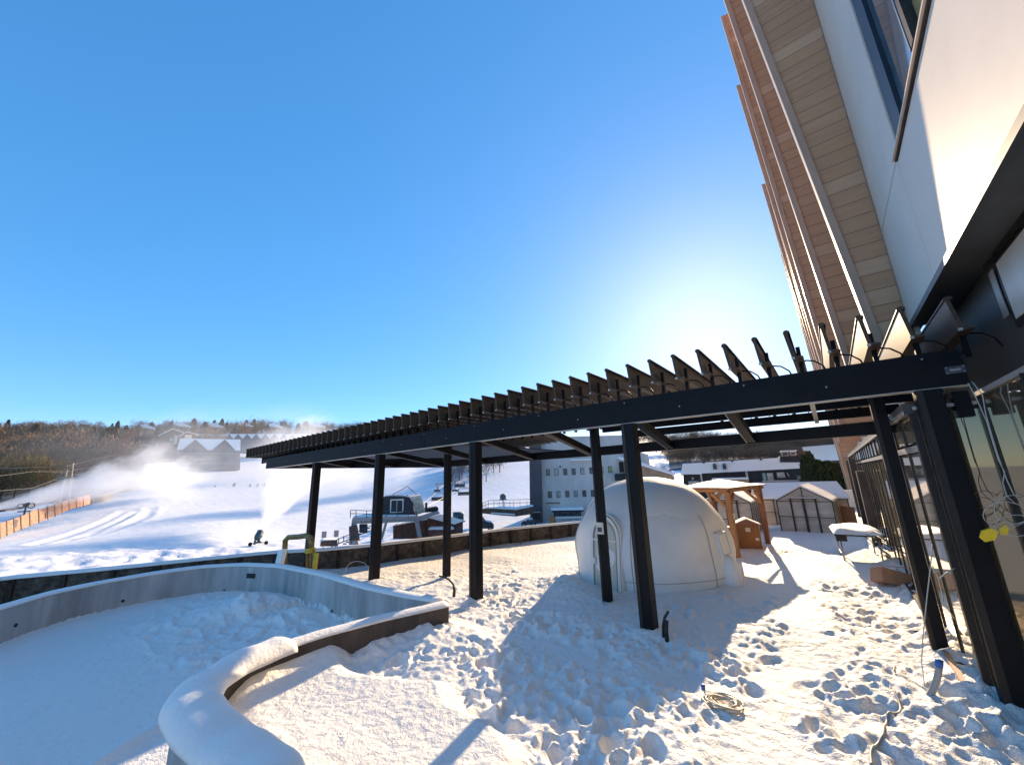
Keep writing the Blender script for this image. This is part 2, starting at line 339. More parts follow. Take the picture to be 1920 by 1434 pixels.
# inside the basin
fw=np.full(GX.shape,9.)
for i in range(len(BFAR)-1):
    a=np.array(BFAR[i]);b=np.array(BFAR[i+1]);ab=b-a;t=np.clip(((GX-a[0])*ab[0]+(GY-a[1])*ab[1])/(ab@ab),0,1)
    fw=np.minimum(fw,np.hypot(GX-a[0]-t*ab[0],GY-a[1]-t*ab[1]))
B=-.50+.02*vnoise(RNY,RNX,90,41)+.16*np.exp(-(fw/.9)**2)*(GX<-11)+.0015*vnoise(RNY,RNX,3,42)
lump=blur(inpoly(GX,GY,wp([(215,1180),(330,1130),(420,1120),(640,1165),(560,1230),(330,1262),(270,1210)],-.45)).astype(float),12)
B+=lump*(.03+.05*(rid**3-.3)+.035*vnoise(RNY,RNX,8,43)+.022*vnoise(RNY,RNX,4,44))
for x,y,h,r_ in ((475,1132,.28,.6),(400,1140,.16,.8),(560,1142,.20,.5)):
    q=atz(x,y,-.3); B+=h*np.exp(-((GX-q[0])**2+(GY-q[1])**2)/(r_*r_))*(1+.25*vnoise(RNY,RNX,9,45))
q=atz(230,1400,-.45); B+=.10*np.exp(-(((GX-q[0])*1.2+(GY-q[1])*.7)**2)/.03)*np.exp(-((GX-q[0])**2+(GY-q[1])**2)/.6)
H=np.where(inb,B,H)
def hs_(x,y):
    fx=np.clip((np.asarray(x)-RX0)/RS,0,RNX-1.01); fy=np.clip((np.asarray(y)-RY0)/RS,0,RNY-1.01)
    i=fx.astype(int); j=fy.astype(int); a=fx-i; b=fy-j
    return H[j,i]*(1-a)*(1-b)+H[j,i+1]*a*(1-b)+H[j+1,i]*(1-a)*b+H[j+1,i+1]*a*b
def hh(x,y): return float(hs_(np.array([x]),np.array([y]))[0])
def gridmesh(name,X,Y,Z,keep,m):
    ny,nx=X.shape; me=bpy.data.meshes.new(name)
    co=np.stack([X,Y,Z],-1).reshape(-1,3).astype(np.float32)
    I=np.arange(ny*nx).reshape(ny,nx)
    q=np.stack([I[:-1,:-1],I[:-1,1:],I[1:,1:],I[1:,:-1]],-1)
    if keep is not None: k=keep[:-1,:-1]|keep[1:,1:]|keep[:-1,1:]|keep[1:,:-1]; q=q[k]
    q=q.reshape(-1,4); used,inv=np.unique(q,return_inverse=True); co=co[used]; q=inv.reshape(-1,4)
    me.vertices.add(len(co)); me.vertices.foreach_set('co',co.ravel())
    me.loops.add(q.size); me.loops.foreach_set('vertex_index',q.ravel().astype(np.int32))
    me.polygons.add(len(q)); me.polygons.foreach_set('loop_start',np.arange(0,q.size,4,dtype=np.int32)); me.polygons.foreach_set('loop_total',np.full(len(q),4,np.int32))
    me.polygons.foreach_set('use_smooth',np.ones(len(q),bool)); me.update(calc_edges=True); me.validate()
    me.materials.append(M[m]); o=bpy.data.objects.new(name,me); COL.objects.link(o); return o
a_=np.radians(np.linspace(-112,28,1050)); r_=np.geomspace(1.3,34,620)
A,RR=np.meshgrid(a_,r_); X=RR*np.sin(A); Y=RR*np.cos(A); Z=hs_(X,Y)
par_area=[tuple(p) for p in PAR]+[(-8.2,17),(-7.8,33),(2.2,33),(2.2,-2),(-14,-2)]
keep=inpoly(X,Y,par_area)
tag(gridmesh('terrace_snow',X,Y,Z,keep,'snow'),'trampled snow covering the roof terrace, smooth in the planter bed',None,None,'structure')

# ================================================================ basin wall (curved concrete planter / pool)
def offset(pts,d):
    out=[]
    for i,p in enumerate(pts):
        a=np.array(pts[max(0,i-1)]);b=np.array(pts[min(len(pts)-1,i+1)]);t=(b-a)/np.linalg.norm(b-a)
        out.append((p[0]-t[1]*d,p[1]+t[0]*d))
    return out
def smooth_line(pts,n):
    P=np.array(pts,float); s=np.r_[0,np.cumsum(np.hypot(*np.diff(P,axis=0).T))]; t=np.linspace(0,s[-1],n)
    Q=np.stack([np.interp(t,s,P[:,k]) for k in (0,1)],-1)
    for _ in range(3): Q[1:-1]=(Q[:-2]+2*Q[1:-1]+Q[2:])/4
    return [tuple(q) for q in Q]
def strip(pts,ds,zs,mb=None):
    """ribbon solid: section is polygon of (offset,z) swept along pts"""
    mb=mb or MB(); n=len(ds); offs=[offset(pts,d) for d in ds]; vs=[];fs=[]
    for i in range(len(pts)):
        for k in range(n):
            z=zs[k](i) if callable(zs[k]) else zs[k]; vs.append((*offs[k][i],z))
    for i in range(len(pts)-1):
        for k in range(n): fs.append((i*n+k,i*n+(k+1)%n,(i+1)*n+(k+1)%n,(i+1)*n+k))
    fs.append(tuple(range(n))); fs.append(tuple((len(pts)-1)*n+k for k in range(n-1,-1,-1)))
    return mb.add(vs,fs)
far=smooth_line(BFAR,90); near=smooth_line(BNEAR[:-1]+[(-3.0,1.35)],90)
bw=thing('basin_wall','curved pale concrete wall of the snow filled basin with snow on its rim','low wall',(near[0][0],near[0][1],0))
# far leg lies on the outside of the inner edge (left of travel)
strip(far,[0,0,.26,.26],[-.9,.29,.29,-.9]).build('far_wall','concrete',bw,wl=True)
strip(near,[-.12,-.12,.14,.14],[-.9,.29,.29,-.9]).build('near_wall','concrete',bw,wl=True)
strip(smooth_line(BNEAR[:6],40),[.141,.141,.155,.155],[-.3,.285,.285,-.3]).build('metal_edging','brownmetal',bw,wl=True)
r7=np.random.RandomState(5); wob=[r7.uniform(-.008,.012) for _ in range(400)]
sm=np.convolve(wob,np.ones(5)/5,'same')
strip(far,[-.015,.0,.06,.20,.27,.28],[.29,lambda i:.318+sm[i],lambda i:.345+sm[i+50],lambda i:.345+sm[i+90],lambda i:.32+sm[i],.29]).build('snow_cap','capsnow',bw,True,wl=True)
n1=near[:38]; n2=near[33:]
strip(n1,[-.13,-.11,-.04,.07,.14,.165],[.29,lambda i:.315+sm[i],lambda i:.345+sm[i+60],lambda i:.34+sm[i+30],lambda i:.315+sm[i],.29]).build('snow_cap','capsnow',bw,True,wl=True)
# thick rounded roll of snow round the bend
P=[(math.cos(t)*.26,math.sin(t)**.8) for t in np.linspace(math.pi,0,15)]
def zz(s): return lambda i:.26+s*((.165+.018*math.sin(i*.31)+.012*math.sin(i*.83+1))*min(1,((i+1)/3.)**.4))
k=strip(n2,[-(c) for c,_ in P]and[c+.02 for c,_ in P],[zz(s) for _,s in P]).build('snow_roll','capsnow',bw,True,wl=True)
# tie holes and the square niche
def on_far(px,py):
    best=min(range(len(far)),key=lambda i:abs(math.atan2(far[i][0],far[i][1])-aim(px,py))); return best
for px,py in ((27,1172),(231,1126),(420,1107),(561,1127),(622,1145)):
    i=on_far(px,py); x,y=far[i]; t=np.array(far[i+1])-np.array(far[i-1]); t/=np.linalg.norm(t); n_=np.array([t[1],-t[0]])
    d=ray(px,py); z=CAMH+d[2]*math.hypot(x,y)/math.hypot(d[0],d[1])
    MB().tube([(x+n_[0]*.012,y+n_[1]*.012,z),(x-n_[0]*.02,y-n_[1]*.02,z)],.035,12).build('tie_hole','rubber',bw,wl=True)
i=on_far(472,1079); x,y=far[i]; t=np.array(far[i+1])-np.array(far[i-1]); t/=np.linalg.norm(t)
d=ray(472,1079); z=CAMH+d[2]*math.hypot(x,y)/math.hypot(d[0],d[1]); n_=np.array([t[1],-t[0]])
MB().bar((x-t[0]*.15+n_[0]*.0,y-t[1]*.15,z),(x+t[0]*.15,y+t[1]*.15,z),.03,.12).build('overflow_niche','rubber',bw,wl=True)

# ================================================================ parapet
PS=smooth_line(PAR+[(-7.9,17.5),(-7.2,30)],150)
L=np.r_[0,np.cumsum([math.dist(PS[i],PS[i+1]) for i in range(len(PS)-1)])]
pw_=thing('parapet_wall','long low parapet of rough brown concrete panels topped with snow','parapet',(PS[70][0],PS[70][1],0))
PZ=lambda h:(lambda i:zg(PS[i][0])+h)
strip(PS,[0,0,.22,.22],[-6,PZ(.57),PZ(.57),-6]).build('core','cast',pw_,wl=True)
strip(PS,[-.04,-.03,.08,.25,.27],[PZ(.571),PZ(.62),lambda i:zg(PS[i][0])+.66+.3*sm[i+20],PZ(.64),PZ(.571)]).build('snow_cap','capsnow',pw_,True,wl=True)
def at_len(s):
    i=min(len(PS)-2,int(np.searchsorted(L,s))-1 if s>0 else 0); t=(s-L[i])/(L[i+1]-L[i]); a=np.array(PS[i]);b=np.array(PS[i+1]); d=(b-a)/np.linalg.norm(b-a)
    return a+(b-a)*t,d
s=.6
while s<L[-1]-.6:
    p,d=at_len(s); n_=np.array([d[1],-d[0]])
    q=p+n_*.045
    zq=zg(q[0])
    MB().bar((q[0],q[1],zq-.5),(q[0],q[1],zq+.555),.09,.09,up=(d[0],d[1],0)).build('joint_post','castdark',pw_,wl=True)
    a=p+d*.06; b=at_len(s+.94)[0]
    MB().bar((a[0]+n_[0]*.012,a[1]+n_[1]*.012,.04+zq),(b[0]+n_[0]*.012,b[1]+n_[1]*.012,.04+zq),.02,.98).build('panel','cast',pw_,wl=True)
    s+=1.0

# ================================================================ piste and hills
TR=[20,40,60,80,110,150,200,260,340,450,700]
TC={ -500:[1500,1110,1060,1030,1000,965,925,890,855,830,815],
     0:[1500,1110,1060,1022,985,945,918,886,848,812,800],
     130:[1500,1105,1052,1012,972,925,899,880,850,815,800],
     260:[1500,1095,1048,1003,955,914,890,868,845,815,800],
     400:[1500,1095,1045,992,948,916,884,866,842,810,802],
     500:[1500,1090,1040,1000,950,915,884,866,842,812,804],
     650:[1500,1080,1030,990,948,912,884,864,845,818,808],
     800:[1500,1070,1012,975,935,898,868,850,835,818,810],
     950:[1500,1065,1000,968,925,888,858,842,830,820,812],
     1100:[1500,1060,995,962,920,888,862,846,834,824,815],
     1250:[1500,1055,990,958,920,895,872,852,838,828,818],
     1420:[1500,1050,985,950,915,890,868,850,838,826,818],
     1700:[1500,1050,985,950,915,888,866,848,836,824,815],
     2300:[1500,1050,985,950,915,888,866,848,836,824,815]}
ks=sorted(TC); az_k=[aim(k) for k in ks]; az_k[0]=az_k[1]-.7; az_k[-1]=az_k[-2]+.6
zt=np.array([[ (lambda d:CAMH+d[2]*r/math.hypot(d[0],d[1]))(ray(min(max(k,0),1700),yy)) for r,yy in zip(TR,TC[k])] for k in ks])
zt[:,0]=-7
NA,NR=620,420
ta=np.linspace(az_k[0],az_k[-1],NA); tr=np.geomspace(16,700,NR)
zi=np.array([np.interp(tr,TR,row) for row in zt])           # keys x NR
ZT=np.stack([np.interp(ta,az_k,zi[:,j]) for j in range(NR)],0)
ZT=blur(ZT,7)
A,RR=np.meshgrid(ta,tr); X=RR*np.sin(A); Y=RR*np.cos(A)
def wnoise(X,Y,cell,seed,rx=1.,ry=1.,rot=0.):
    r=np.random.RandomState(seed); g=r.rand(512,512)*2-1
    c,s_=math.cos(rot),math.sin(rot); U=(X*c+Y*s_)/(cell*rx)+4000.3; V=(-X*s_+Y*c)/(cell*ry)+4000.7
    i=np.floor(U).astype(int);j=np.floor(V).astype(int);fx=U-i;fy=V-j;fx=fx*fx*(3-2*fx);fy=fy*fy*(3-2*fy);i%=511;j%=511
    return (g[j,i]*(1-fx)+g[j,i+1]*fx)*(1-fy)+(g[j+1,i]*(1-fx)+g[j+1,i+1]*fx)*fy
near_=np.clip((RR-30)/30,0,1)*np.clip((260-RR)/100,0,1)
lumpy=np.exp(-((RR-58)/9)**2)*(A<aim(560))
TZ=ZT+near_*(.60*wnoise(X,Y,22,61,1,2.0,.3)+.10*wnoise(X,Y,7,62,1,2.2,.4)+.012*wnoise(X,Y,2,63))+lumpy*(.30*wnoise(X,Y,1.3,64)+.18*wnoise(X,Y,.6,65))
# two groomer tracks curving up the slope
for k_,(pts) in enumerate(([(560,955),(0,0)],)): pass
def track(P,w_,d_):
    global TZ
    Q=[atr(px,py,r)[:2] for px,py,r in P]; Q=smooth_line(Q,40); D=np.full(X.shape,99.)
    for i in range(len(Q)-1):
        a=np.array(Q[i]);b=np.array(Q[i+1]);ab=b-a;t=np.clip(((X-a[0])*ab[0]+(Y-a[1])*ab[1])/(ab@ab),0,1)
        D=np.minimum(D,np.hypot(X-a[0]-t*ab[0],Y-a[1]-t*ab[1]))
    TZ=TZ-d_*np.exp(-((D-w_)/.5)**2)+.5*d_*np.exp(-((D-w_-1.1)/.5)**2)
track([(90,1015,78),(150,1000,85),(200,980,95),(245,955,110)],1.1,.20)
track([(170,1010,82),(230,995,90),(270,975,100),(280,955,112)],.4,.18)
def thz(x,y):
    """height of the piste/hill surface at a place (scalar)"""
    a=math.atan2(x,y); r=math.hypot(x,y)
    i=np.clip((a-ta[0])/(ta[1]-ta[0]),0,NA-1.01); j=np.clip(np.interp(r,tr,np.arange(NR)),0,NR-1.01)
    ii=int(i);jj=int(j);u=i-ii;v=j-jj
    return float(TZ[jj,ii]*(1-u)*(1-v)+TZ[jj,ii+1]*u*(1-v)+TZ[jj+1,ii]*(1-u)*v+TZ[jj+1,ii+1]*u*v)
tag(gridmesh('ski_slope',X,Y,TZ,None,'farsnow'),'broad snow covered ski slope and hillside',None,None,'structure')
# outer ground sheet to the horizon
g=MB(); n=72; vs=[];fs=[]
for r,z in ((14,-8.5),(300,-9.5),(3500,-12)):
    for k in range(n): vs.append((r*math.sin(2*math.pi*k/n),r*math.cos(2*math.pi*k/n),z))
for j in range(2):
    for k in range(n): fs.append((j*n+k,j*n+(k+1)%n,(j+1)*n+(k+1)%n,(j+1)*n+k))
vs.append((0,0,-8.5)); fs+=[(k,(k+1)%n,3*n) for k in range(n)]
tag(g.add(vs,fs).build('ground','farsnow'),'snowy ground stretching to the horizon',None,None,'structure')

fm=((A<aim(262))&(RR>128+(A-aim(0))*95)&(RR<640))|((A>aim(1262))&(RR>175)&(RR<640))
o=gridmesh('forest_floor',X[::2,::2],Y[::2,::2],TZ[::2,::2]+.35,fm[::2,::2],'brushfloor'); tag(o,'dark brush covered ground under the bare trees with snow patches',None,None,'structure')
# ================================================================ louvred pergola
def dz(x): return -.0135*max(0.,-x-5.)
XL,XR,YN,YF=-19.8,1.42,6.82,8.9
XD=-11.1
def yf(x): return YF+(XR-x)*.064 if x>=XD else 7.05+(x-XL)*(YF+(XR-XD)*.064-7.05)/(XD-XL)
def yb(x): return 13.4 if x>-2.5 else 11.4 if x>-9.3 else 11.6+(XR-x)*.36
def zr(x): return 2.5+.0591*yf(x)+.0112*x if x>=XD else 3.19+(x-XL)*(2.5+.0591*yf(XD)+.0112*XD-3.19)/(XD-XL)
pg=thing('louvred_pergola','long black metal pergola with open tilted roof louvres standing over the snowy terrace','pergola',(-2.8,6.9,0))
def xbeam(y0,y1,z0,z1,name,m,xa=XL,xb=XR,n=12,par=None,parw=True):
    mb=MB(); vs=[];fs=[]
    for i in range(n+1):
        x=xa+(xb-xa)*i/n; d=dz(x)
        vs+=[(x,y0,z0+d),(x,y1,z0+d),(x,y1,z1+d),(x,y0,z1+d)]
    for i in range(n):
        for k in range(4): fs.append((i*4+k,i*4+(k+1)%4,i*4+4+(k+1)%4,i*4+4+k))
    fs+=[(0,1,2,3),(n*4+3,n*4+2,n*4+1,n*4)]
    return mb.add(vs,fs).build(name,m,par or pg,wl=parw)
# front beam in two lengths with a joint, ledge above, lower lip coloured pale for reflected light
xj=-8.62
f1_=xbeam(YN,YN+.16,3.42,3.74,'front_beam','black',XL,xj-.012,8)
f2_=xbeam(YN,YN+.16,3.42,3.74,'front_beam','black',xj+.012,XR,10)
xbeam(YN+.01,YN+.16,3.435,3.72,'joint_plate','castdark',xj-.02,xj+.02,1,f1_,False)
xbeam(YN+.045,YN+.2,3.742,3.87,'gutter','black',XL-.6,XR,12)
xbeam(YN+.004,YN+.165,3.408,3.419,'reflected_light_lip','lip',XL+.6,XR,12,f2_,False)
MB().add([(x,yf(x)+d,z) for z_ in (0,1) for x in (XR,XD) for d,z in ((-.16,zr(x)+.21*z_),(0,zr(x)+.21*z_))],[(0,1,3,2),(4,6,7,5),(0,4,5,1),(2,3,7,6),(0,2,6,4),(1,5,7,3)]).build('rear_beam','black',pg,wl=True)
MB().box(XR-.14,XR,YN+.163,YF-.17,3.06,3.37).build('side_beam','black',pg,wl=True)
MB().bar((XL+.3,YN+.20,zr(XL)+.19),(XD,yf(XD)-.02,zr(XD)+.17),.16,.34).build('side_beam','black',pg,wl=True)
MB().bar((XR-.155,YN+.2,3.43),(XR-.155,YF-.2,3.05),.015,.03).build('reflection_strip','lip',pg,wl=True)  # pale strip standing in for light reflected along the side beam
for y in (10.2,12.4): xbeam(y-.06,y+.06,3.68,3.90,'cross_beam','black',-4.9,XR)
for i,x in enumerate((-17.2,-15.1,-13.1,-10.95,-8.75,-6.7,-4.75,-2.72,-1.15)):
    r=MB().bar((x,YN+.2,3.51+dz(x)),(x,yf(x)-.2,zr(x)+.09),.14,.145).build('rafter','black',pg,wl=True)
    MB().bar((x-.079,YN+.2,3.445+dz(x)),(x-.079,yf(x)-.2,zr(x)+.02),.012,.012).build('reflected_light_lip','lip',r)  # pale colour stands in for light reflected at the rafter bottom
MB().bar((-.08,YN+.2,3.5),(-.08,YF-.2,3.3),.06,.03).build('wire_tray','steel',pg,wl=True)
vs=[(-9.2,YN+.25,3.60),(-9.2,15.2,3.60),(XL+.1,YN+.25,3.60+dz(XL)),(XL+.1-3.,yb(XL)-.2,3.6)]  # solid panel added above the left bays to shade the basin
MB().add(vs+[(a,b,c+.03) for a,b,c in vs],[(0,2,3,1),(4,5,7,6),(0,1,5,4),(1,3,7,5),(3,2,6,7),(2,0,4,6)]).build('basin_shade_panel','black',pg,wl=True)
# posts: square tube with raised corner strip
def post(x,y,w,z1,note=False):
    z0=hh(x,y)-.25; h=w/2
    p=MB().box(x-h,x+h,y-h,y+h,z0,z1).build('post','black',pg,bevel=.006,wl=True)
    MB().box(x-h*.45,x-h*.30,y-h-.006,y-h+.01,z0,z1-.01).build('cover_strip','black',p)
    MB().box(x-h*.95,x-h*.42,y-h-.004,y-h+.01,z0,z1-.01).build('cover_strip','mullion',p)
    return p
WN=.23
for x in (1.07,-2.80,-6.77,-10.9,-15.1): post(x,6.93,WN,3.41+dz(x))
for i,x in enumerate((.70,-4.16,-9.2)):
    p=post(x,8.2,.17,3.6+dz(x))
    if i==1:
        q=aty(1125.5,990,8.11); MB().box(q[0]-.09,q[0]+.08,8.088,8.112,q[2]-.12,q[2]+.12).build('notice','paper',p)
        MB().box(q[0]-.055,q[0]+.045,8.083,8.089,q[2]-.07,q[2]+.02).build('notice_text','darksteel',p)
# louvre blades: hollow aerofoil with rolled top edge, pivot bracket and control arm
bl=None
def blade_mb(near):
    mb=MB(); s=(-.085)/.60   # lean
    sec=[(-.085,.585),(-.045,.585),(-.005,.215),(.085,.195),(.083,.172),(-.045,.178)]
    return mb.prism(sec,'y',0,6.4)
def arm_mb(yy):
    mb=MB()
    if 1:
        mb.box(.005,.06,yy-.035,yy+.035,-.10,.43)
        mb.tube([(.03,yy,.16),(.10,yy,.20),(.20,yy,.17),(.29,yy,.08),(.33,yy,-.04)],.012,6)
        mb.tube([(.02,yy,.02),(-.05,yy,-.10)],.012,5)
    return mb
bm_=None
nb=59
for i in range(nb):
    x=1.56-.425*i; near=i<26
    if i==0 or i==26:
        b=blade_mb(near).build('louvre_blade','blade',pg); arms=[arm_mb(yy).build('pivot_arm','black',b) for yy in ((.38,3.2,5.4) if near else (.38,))]
        t_=MB().box(-.06,-.02,-.010,-.001,.165,.20).build('end_clip','lip',b); rm=MB().prism([(-.10,.60),(-.085,.628),(-.05,.634),(-.018,.612),(-.015,.588),(-.1,.586)],'y',-.006,6.4).build('top_rim','blade',b)
        src=(b,*arms,t_,rm)
    else:
        b=src[0].copy(); COL.objects.link(b); b.parent=pg
        for c in src[1:]: c2=c.copy(); COL.objects.link(c2); c2.parent=b
    b.scale=(1,(yb(x)-7.1)/6.4,1) if i>=26 else (1,(yb(x)-7.0)/6.4,1)
    b.location=(x-pg.location[0],7.0-pg.location[1],3.945+dz(x)-pg.location[2])
    b.rotation_euler=(0,R_(rng.uniform(-1.2,1.2)),0)
bo=None
for k in range(22):
    x=1.1-.98*k*(1 if k<12 else 1); zz_=(3.60 if k%2 else 3.80)+dz(x); y_=YN-.006 if k%2 else YN+.039
    if bo is None: bo=MB().tube([(0,-.004,0),(0,.012,0)],.011,8).build('bolt','steel',pg); b=bo
    else: b=bo.copy(); COL.objects.link(b); b.parent=pg
    b.location=(x-pg.location[0],y_-pg.location[1],zz_-pg.location[2])
# maker's plate at the right end
q=aty(1791,693,YN)
pl=MB().box(q[0]-.085,q[0]+.085,YN-.008,YN-.001,q[2]-.045,q[2]+.045).build('name_plate','darksteel',pg,wl=True,bevel=.004)
MB().box(q[0]-.045,q[0]+.045,YN-.0105,YN-.0082,q[2]-.014,q[2]+.012).build('plate_print','steel',pl)
for sx in (-1,1):
    for sz in (-1,1): MB().tube([(q[0]+sx*.07,YN-.013,q[2]+sz*.033),(q[0]+sx*.07,YN-.008,q[2]+sz*.033)],.006,8).build('screw','lip',pl)
# ================================================================ hotel building on the right
hb=thing('hotel_building','tall hotel with cream panels, leaning larch fins and a dark glazed ground floor','building',(1.5,7.,0))
XW,XC,ZB=.90,1.5,4.95
def bx(n,m,*a,par=hb,**k): return MB().box(*a).build(n,m,par,wl=(par is hb),**k)
# cream cladding above the soffit
bx('facade_panel','cream',XC,XC+.1,7.285,9.55,6.875,24.)     # beside window
bx('facade_panel','cream',XC,XC+.1,7.285,9.55,ZB,6.855)
bx('facade_panel','cream',XC,XC+.1,1.6,7.27,ZB,6.80)
bx('facade_panel','cream',XC,XC+.1,-6.,1.58,ZB,24.)
bx('facade_panel','cream',XC,XC+.1,1.6,7.27,12.1,24.)
bx('cladding_backing','navy',XC+.101,XC+.2,-6,60,ZB,24)
# window above: dark frame, jambs, panes, opening sash
wn_=bx('upper_window','navy',XC+.08,XC+.14,1.62,7.25,6.85,12.05)
bx('frame_left','cream',XC-.02,XC+.12,7.0,7.28,6.86,12.1,par=wn_)
bx('frame_inner','navy',XC+.0,XC+.13,6.55,6.99,6.86,12.05,par=wn_)
bx('sill','creamtrim',XC-.055,XC+.09,4.6,7.27,6.835,6.862,par=wn_)
bx('sill_lip','brownmetal',XC-.03,XC+.01,1.6,7.26,6.815,6.834,par=wn_)
bx('pane','bluepane',XC+.05,XC+.09,5.45,6.54,6.9,12.,par=wn_)
bx('mullion','rubber',XC-.03,XC+.10,5.27,5.44,6.98,12.,par=wn_)
bx('mullion_edge','lip',XC-.035,XC-.031,5.41,5.44,6.98,12.,par=wn_)
bx('pane','gold',XC+.05,XC+.09,4.2,5.26,6.9,12.,par=wn_)
bx('pane','bluepane',XC+.05,XC+.09,1.7,4.19,6.9,12.,par=wn_)
# upper storeys behind the fins
bx('facade_panel','cream',XC+.02,XC+.12,9.56,42,3.9,24)
# narrow dark window high beside the first fin
bx('slot_window','navy',XC-.004,XC+.02,8.95,9.25,12.6,16.)
# soffit and recess
bx('soffit','soffit',XC+.002,XC+.62,-6,9.5,ZB-.06,ZB-.004)
bx('soffit_trim','soffit',XC-.02,XC+.001,-6,9.5,ZB-.09,ZB-.003)
bx('recess_wall','soffit',1.95,2.02,-6,30,3.0,ZB-.061)
fr=bx('clerestory_window','mullion',1.925,1.949,4.2,6.95,4.02,4.86)
bx('pane','frosted',1.915,1.924,4.3,6.85,4.10,4.80,par=fr)  # pale colour stands in for the bright reflection in this glass
bx('pane','lip',1.915,1.924,7.0,7.16,4.2,4.8,par=hb)
bx('head_trim','mullion',1.88,1.90,-2,7.1,4.86,4.885)
# lower flat roof over the long glazed wall
bx('low_roof','soffit',XW-.06,1.95,7.12,42,3.16,3.30)
bx('roof_edge','lip',XW-.075,XW-.061,7.1,42,3.15,3.20)
# long glazed wall x=XW
gz=0
for (y0,y1) in ((7.14,8.2),(8.26,9.5),(9.56,11.2),(11.26,13.),(13.06,15.),(15.06,17.4),(17.46,20.),(20.06,24.),(24.06,30.),(30.06,40.)):
    bx('glass_pane','curtain',XW,XW+.03,y0,y1,.1,2.66)
    bx('glass_pane','curtain',XW,XW+.03,y0,y1,2.80,3.14)
y=7.1
while y<40:
    wd=.06 if gz%3 else .10
    bx('mullion','mullion',XW-.018,XW+.05,y-wd*.35,y+wd*.35,-.3,3.158); gz+=1; y+=1.0 if y<20 else 1.8
bx('transom','lip',XW-.03,XW-.002,7.14,20,2.68,2.76)
bx('transom','mullion',XW-.04,XW-.002,20.1,40,2.68,2.76)
bx('sill','mullion',XW-.14,XW+.06,7.1,40,-.3,.10)
bx('sill_flashing','fincap',XW-.20,XW-.141,7.05,9.6,-.2,.14)
for yy,hz in ((17.5,2.4),(22.6,2.9),(27.5,2.9)): bx('wall_pier','brownmetal',XW-.32,XW-.10,yy,yy+.5,-.3,hz)
bx('interior_wall','soffit',2.6,2.7,7.3,40,-.3,3.15)
# return wall and near glazed wall x=XC
bx('return_glass','glass',XW+.05,XC,7.06,7.09,.05,3.15)
bx('return_mullion','mullion',1.17,1.21,7.02,7.058,-.2,3.2)
bx('return_rail','lip',XW+.02,XC,7.03,7.058,3.2,3.24)
for y0,y1 in ((5.6,7.0),(4.3,5.54),(3.0,4.24),(1.5,2.94),(-2,1.44)):
    bx('glass_pane','glass',XC,XC+.03,y0,y1,.05,3.28)
    bx('mullion','mullion',XC-.03,XC+.04,y1+.005,y1+.055,-.2,3.3)
bx('transom','lip',XC-.03,XC+.03,-2,7.05,3.29,3.34)
bx('sill','mullion',XC-.05,XC+.06,-2,7.05,-.3,.05)
bx('interior_wall','soffit',2.6,2.7,-6,7.2,-.3,3.9)
0 and bx('return_top','soffit',XC-.02,1.95,7.06,7.12,3.25,ZB-.1)
# leaning fins
ZT_=21.5
def lean(y,pa,pb):                      # outer edge line through two pixels at depth y -> x(z)
    a=aty(*pa,y);b=aty(*pb,y); k=(b[0]-a[0])/(b[2]-a[2]); return lambda z:a[0]+k*(z-a[2])
FN=[(9.55,(1394,0),(1636,631)),(12.4,(1358,0),(1586,682)),(15.6,(1372,100),(1548,682)),(19.5,(1418,285),(1539,682)),
    (24.,(1438,350),(1533,682)),(28.5,(1450,420),(1529,682)),(34.,(1449,420),(1526,686)),(40.,(1448,420),(1524,688))]
for k,(y,pa,pb) in enumerate(FN):
    e=lean(y,pa,pb); zb_=4.62 if k==0 else (4.2 if k<3 else (3.9 if k<6 else -2.))
    zt_=24. if k<2 else ZT_
    xi=XC-.005 if k<6 else XC+.0
    def slab(ya,yb,xo,xi_,m,name,par,za=zb_,zb2=zt_,wl=False):
        vs=[];n=8
        for i in range(n+1):
            z=za+(zb2-za)*i/n; xa=e(z)+xo; vs+=[(xa,ya,z),(xi_(z),ya,z),(xi_(z),yb,z),(xa,yb,z)]
        fs=[]
        for i in range(n):
            for j in range(4): fs.append((i*4+j,i*4+(j+1)%4,i*4+4+(j+1)%4,i*4+4+j))
        fs+=[(0,1,2,3),(n*4+3,n*4+2,n*4+1,n*4)]
        return MB().add(vs,fs).build(name,m,par,wl=wl)
    f_=slab(y+.05,y+.22,.12,lambda z:xi,'finwood','wood_fin',hb,wl=True)
    slab(y,y+.26,0,lambda z:e(z)+.118,'fincap','edge_board',f_)
    slab(y+.003,y+.257,-.012,lambda z:e(z)-.001,'creamtrim','edge_trim',f_)
bx('fin_base_light','whiteplastic',1.08,1.42,9.5,9.6,4.53,4.6)
# wires and small things on the wall
cw=thing('hanging_cables','pale thin cables hanging from the pergola corner in front of the dark glass','cable',(1.3,6.6,3.3))
def px_path(pts,plane,val):
    fn={'x':atx,'y':aty}[plane]; return [fn(x,y,val) for x,y in pts]
for P in ([(1815,718),(1830,745),(1850,790),(1862,830),(1872,862),(1884,885),(1880,905),(1888,930),(1905,945)],
          [(1823,716),(1842,740),(1848,775),(1858,810),(1870,850),(1888,900),(1900,925),(1915,940)],):
    MB().tube(px_path(P,'y',6.6),.0045,6).build('cable','cable',cw,True,wl=True)
th=[R_(a) for a in range(0,361,20)]
for cx,cy,rx,ry in ((1900,955,36,27),(1885,965,42,24),(1905,985,38,20)):
    MB().tube(px_path([(cx+rx*math.cos(t),cy+ry*math.sin(t)) for t in th],'y',6.55),.0035,6).build('cable_loop','cable',cw,True,wl=True)
tp=thing('caution_tape','crumpled yellow tape knotted on the cable loops beside the nearest post','tape',tuple(aty(1858,1002,6.5)))
P=[(1838,1008),(1842,995),(1858,990),(1872,997),(1866,1012),(1848,1016)]
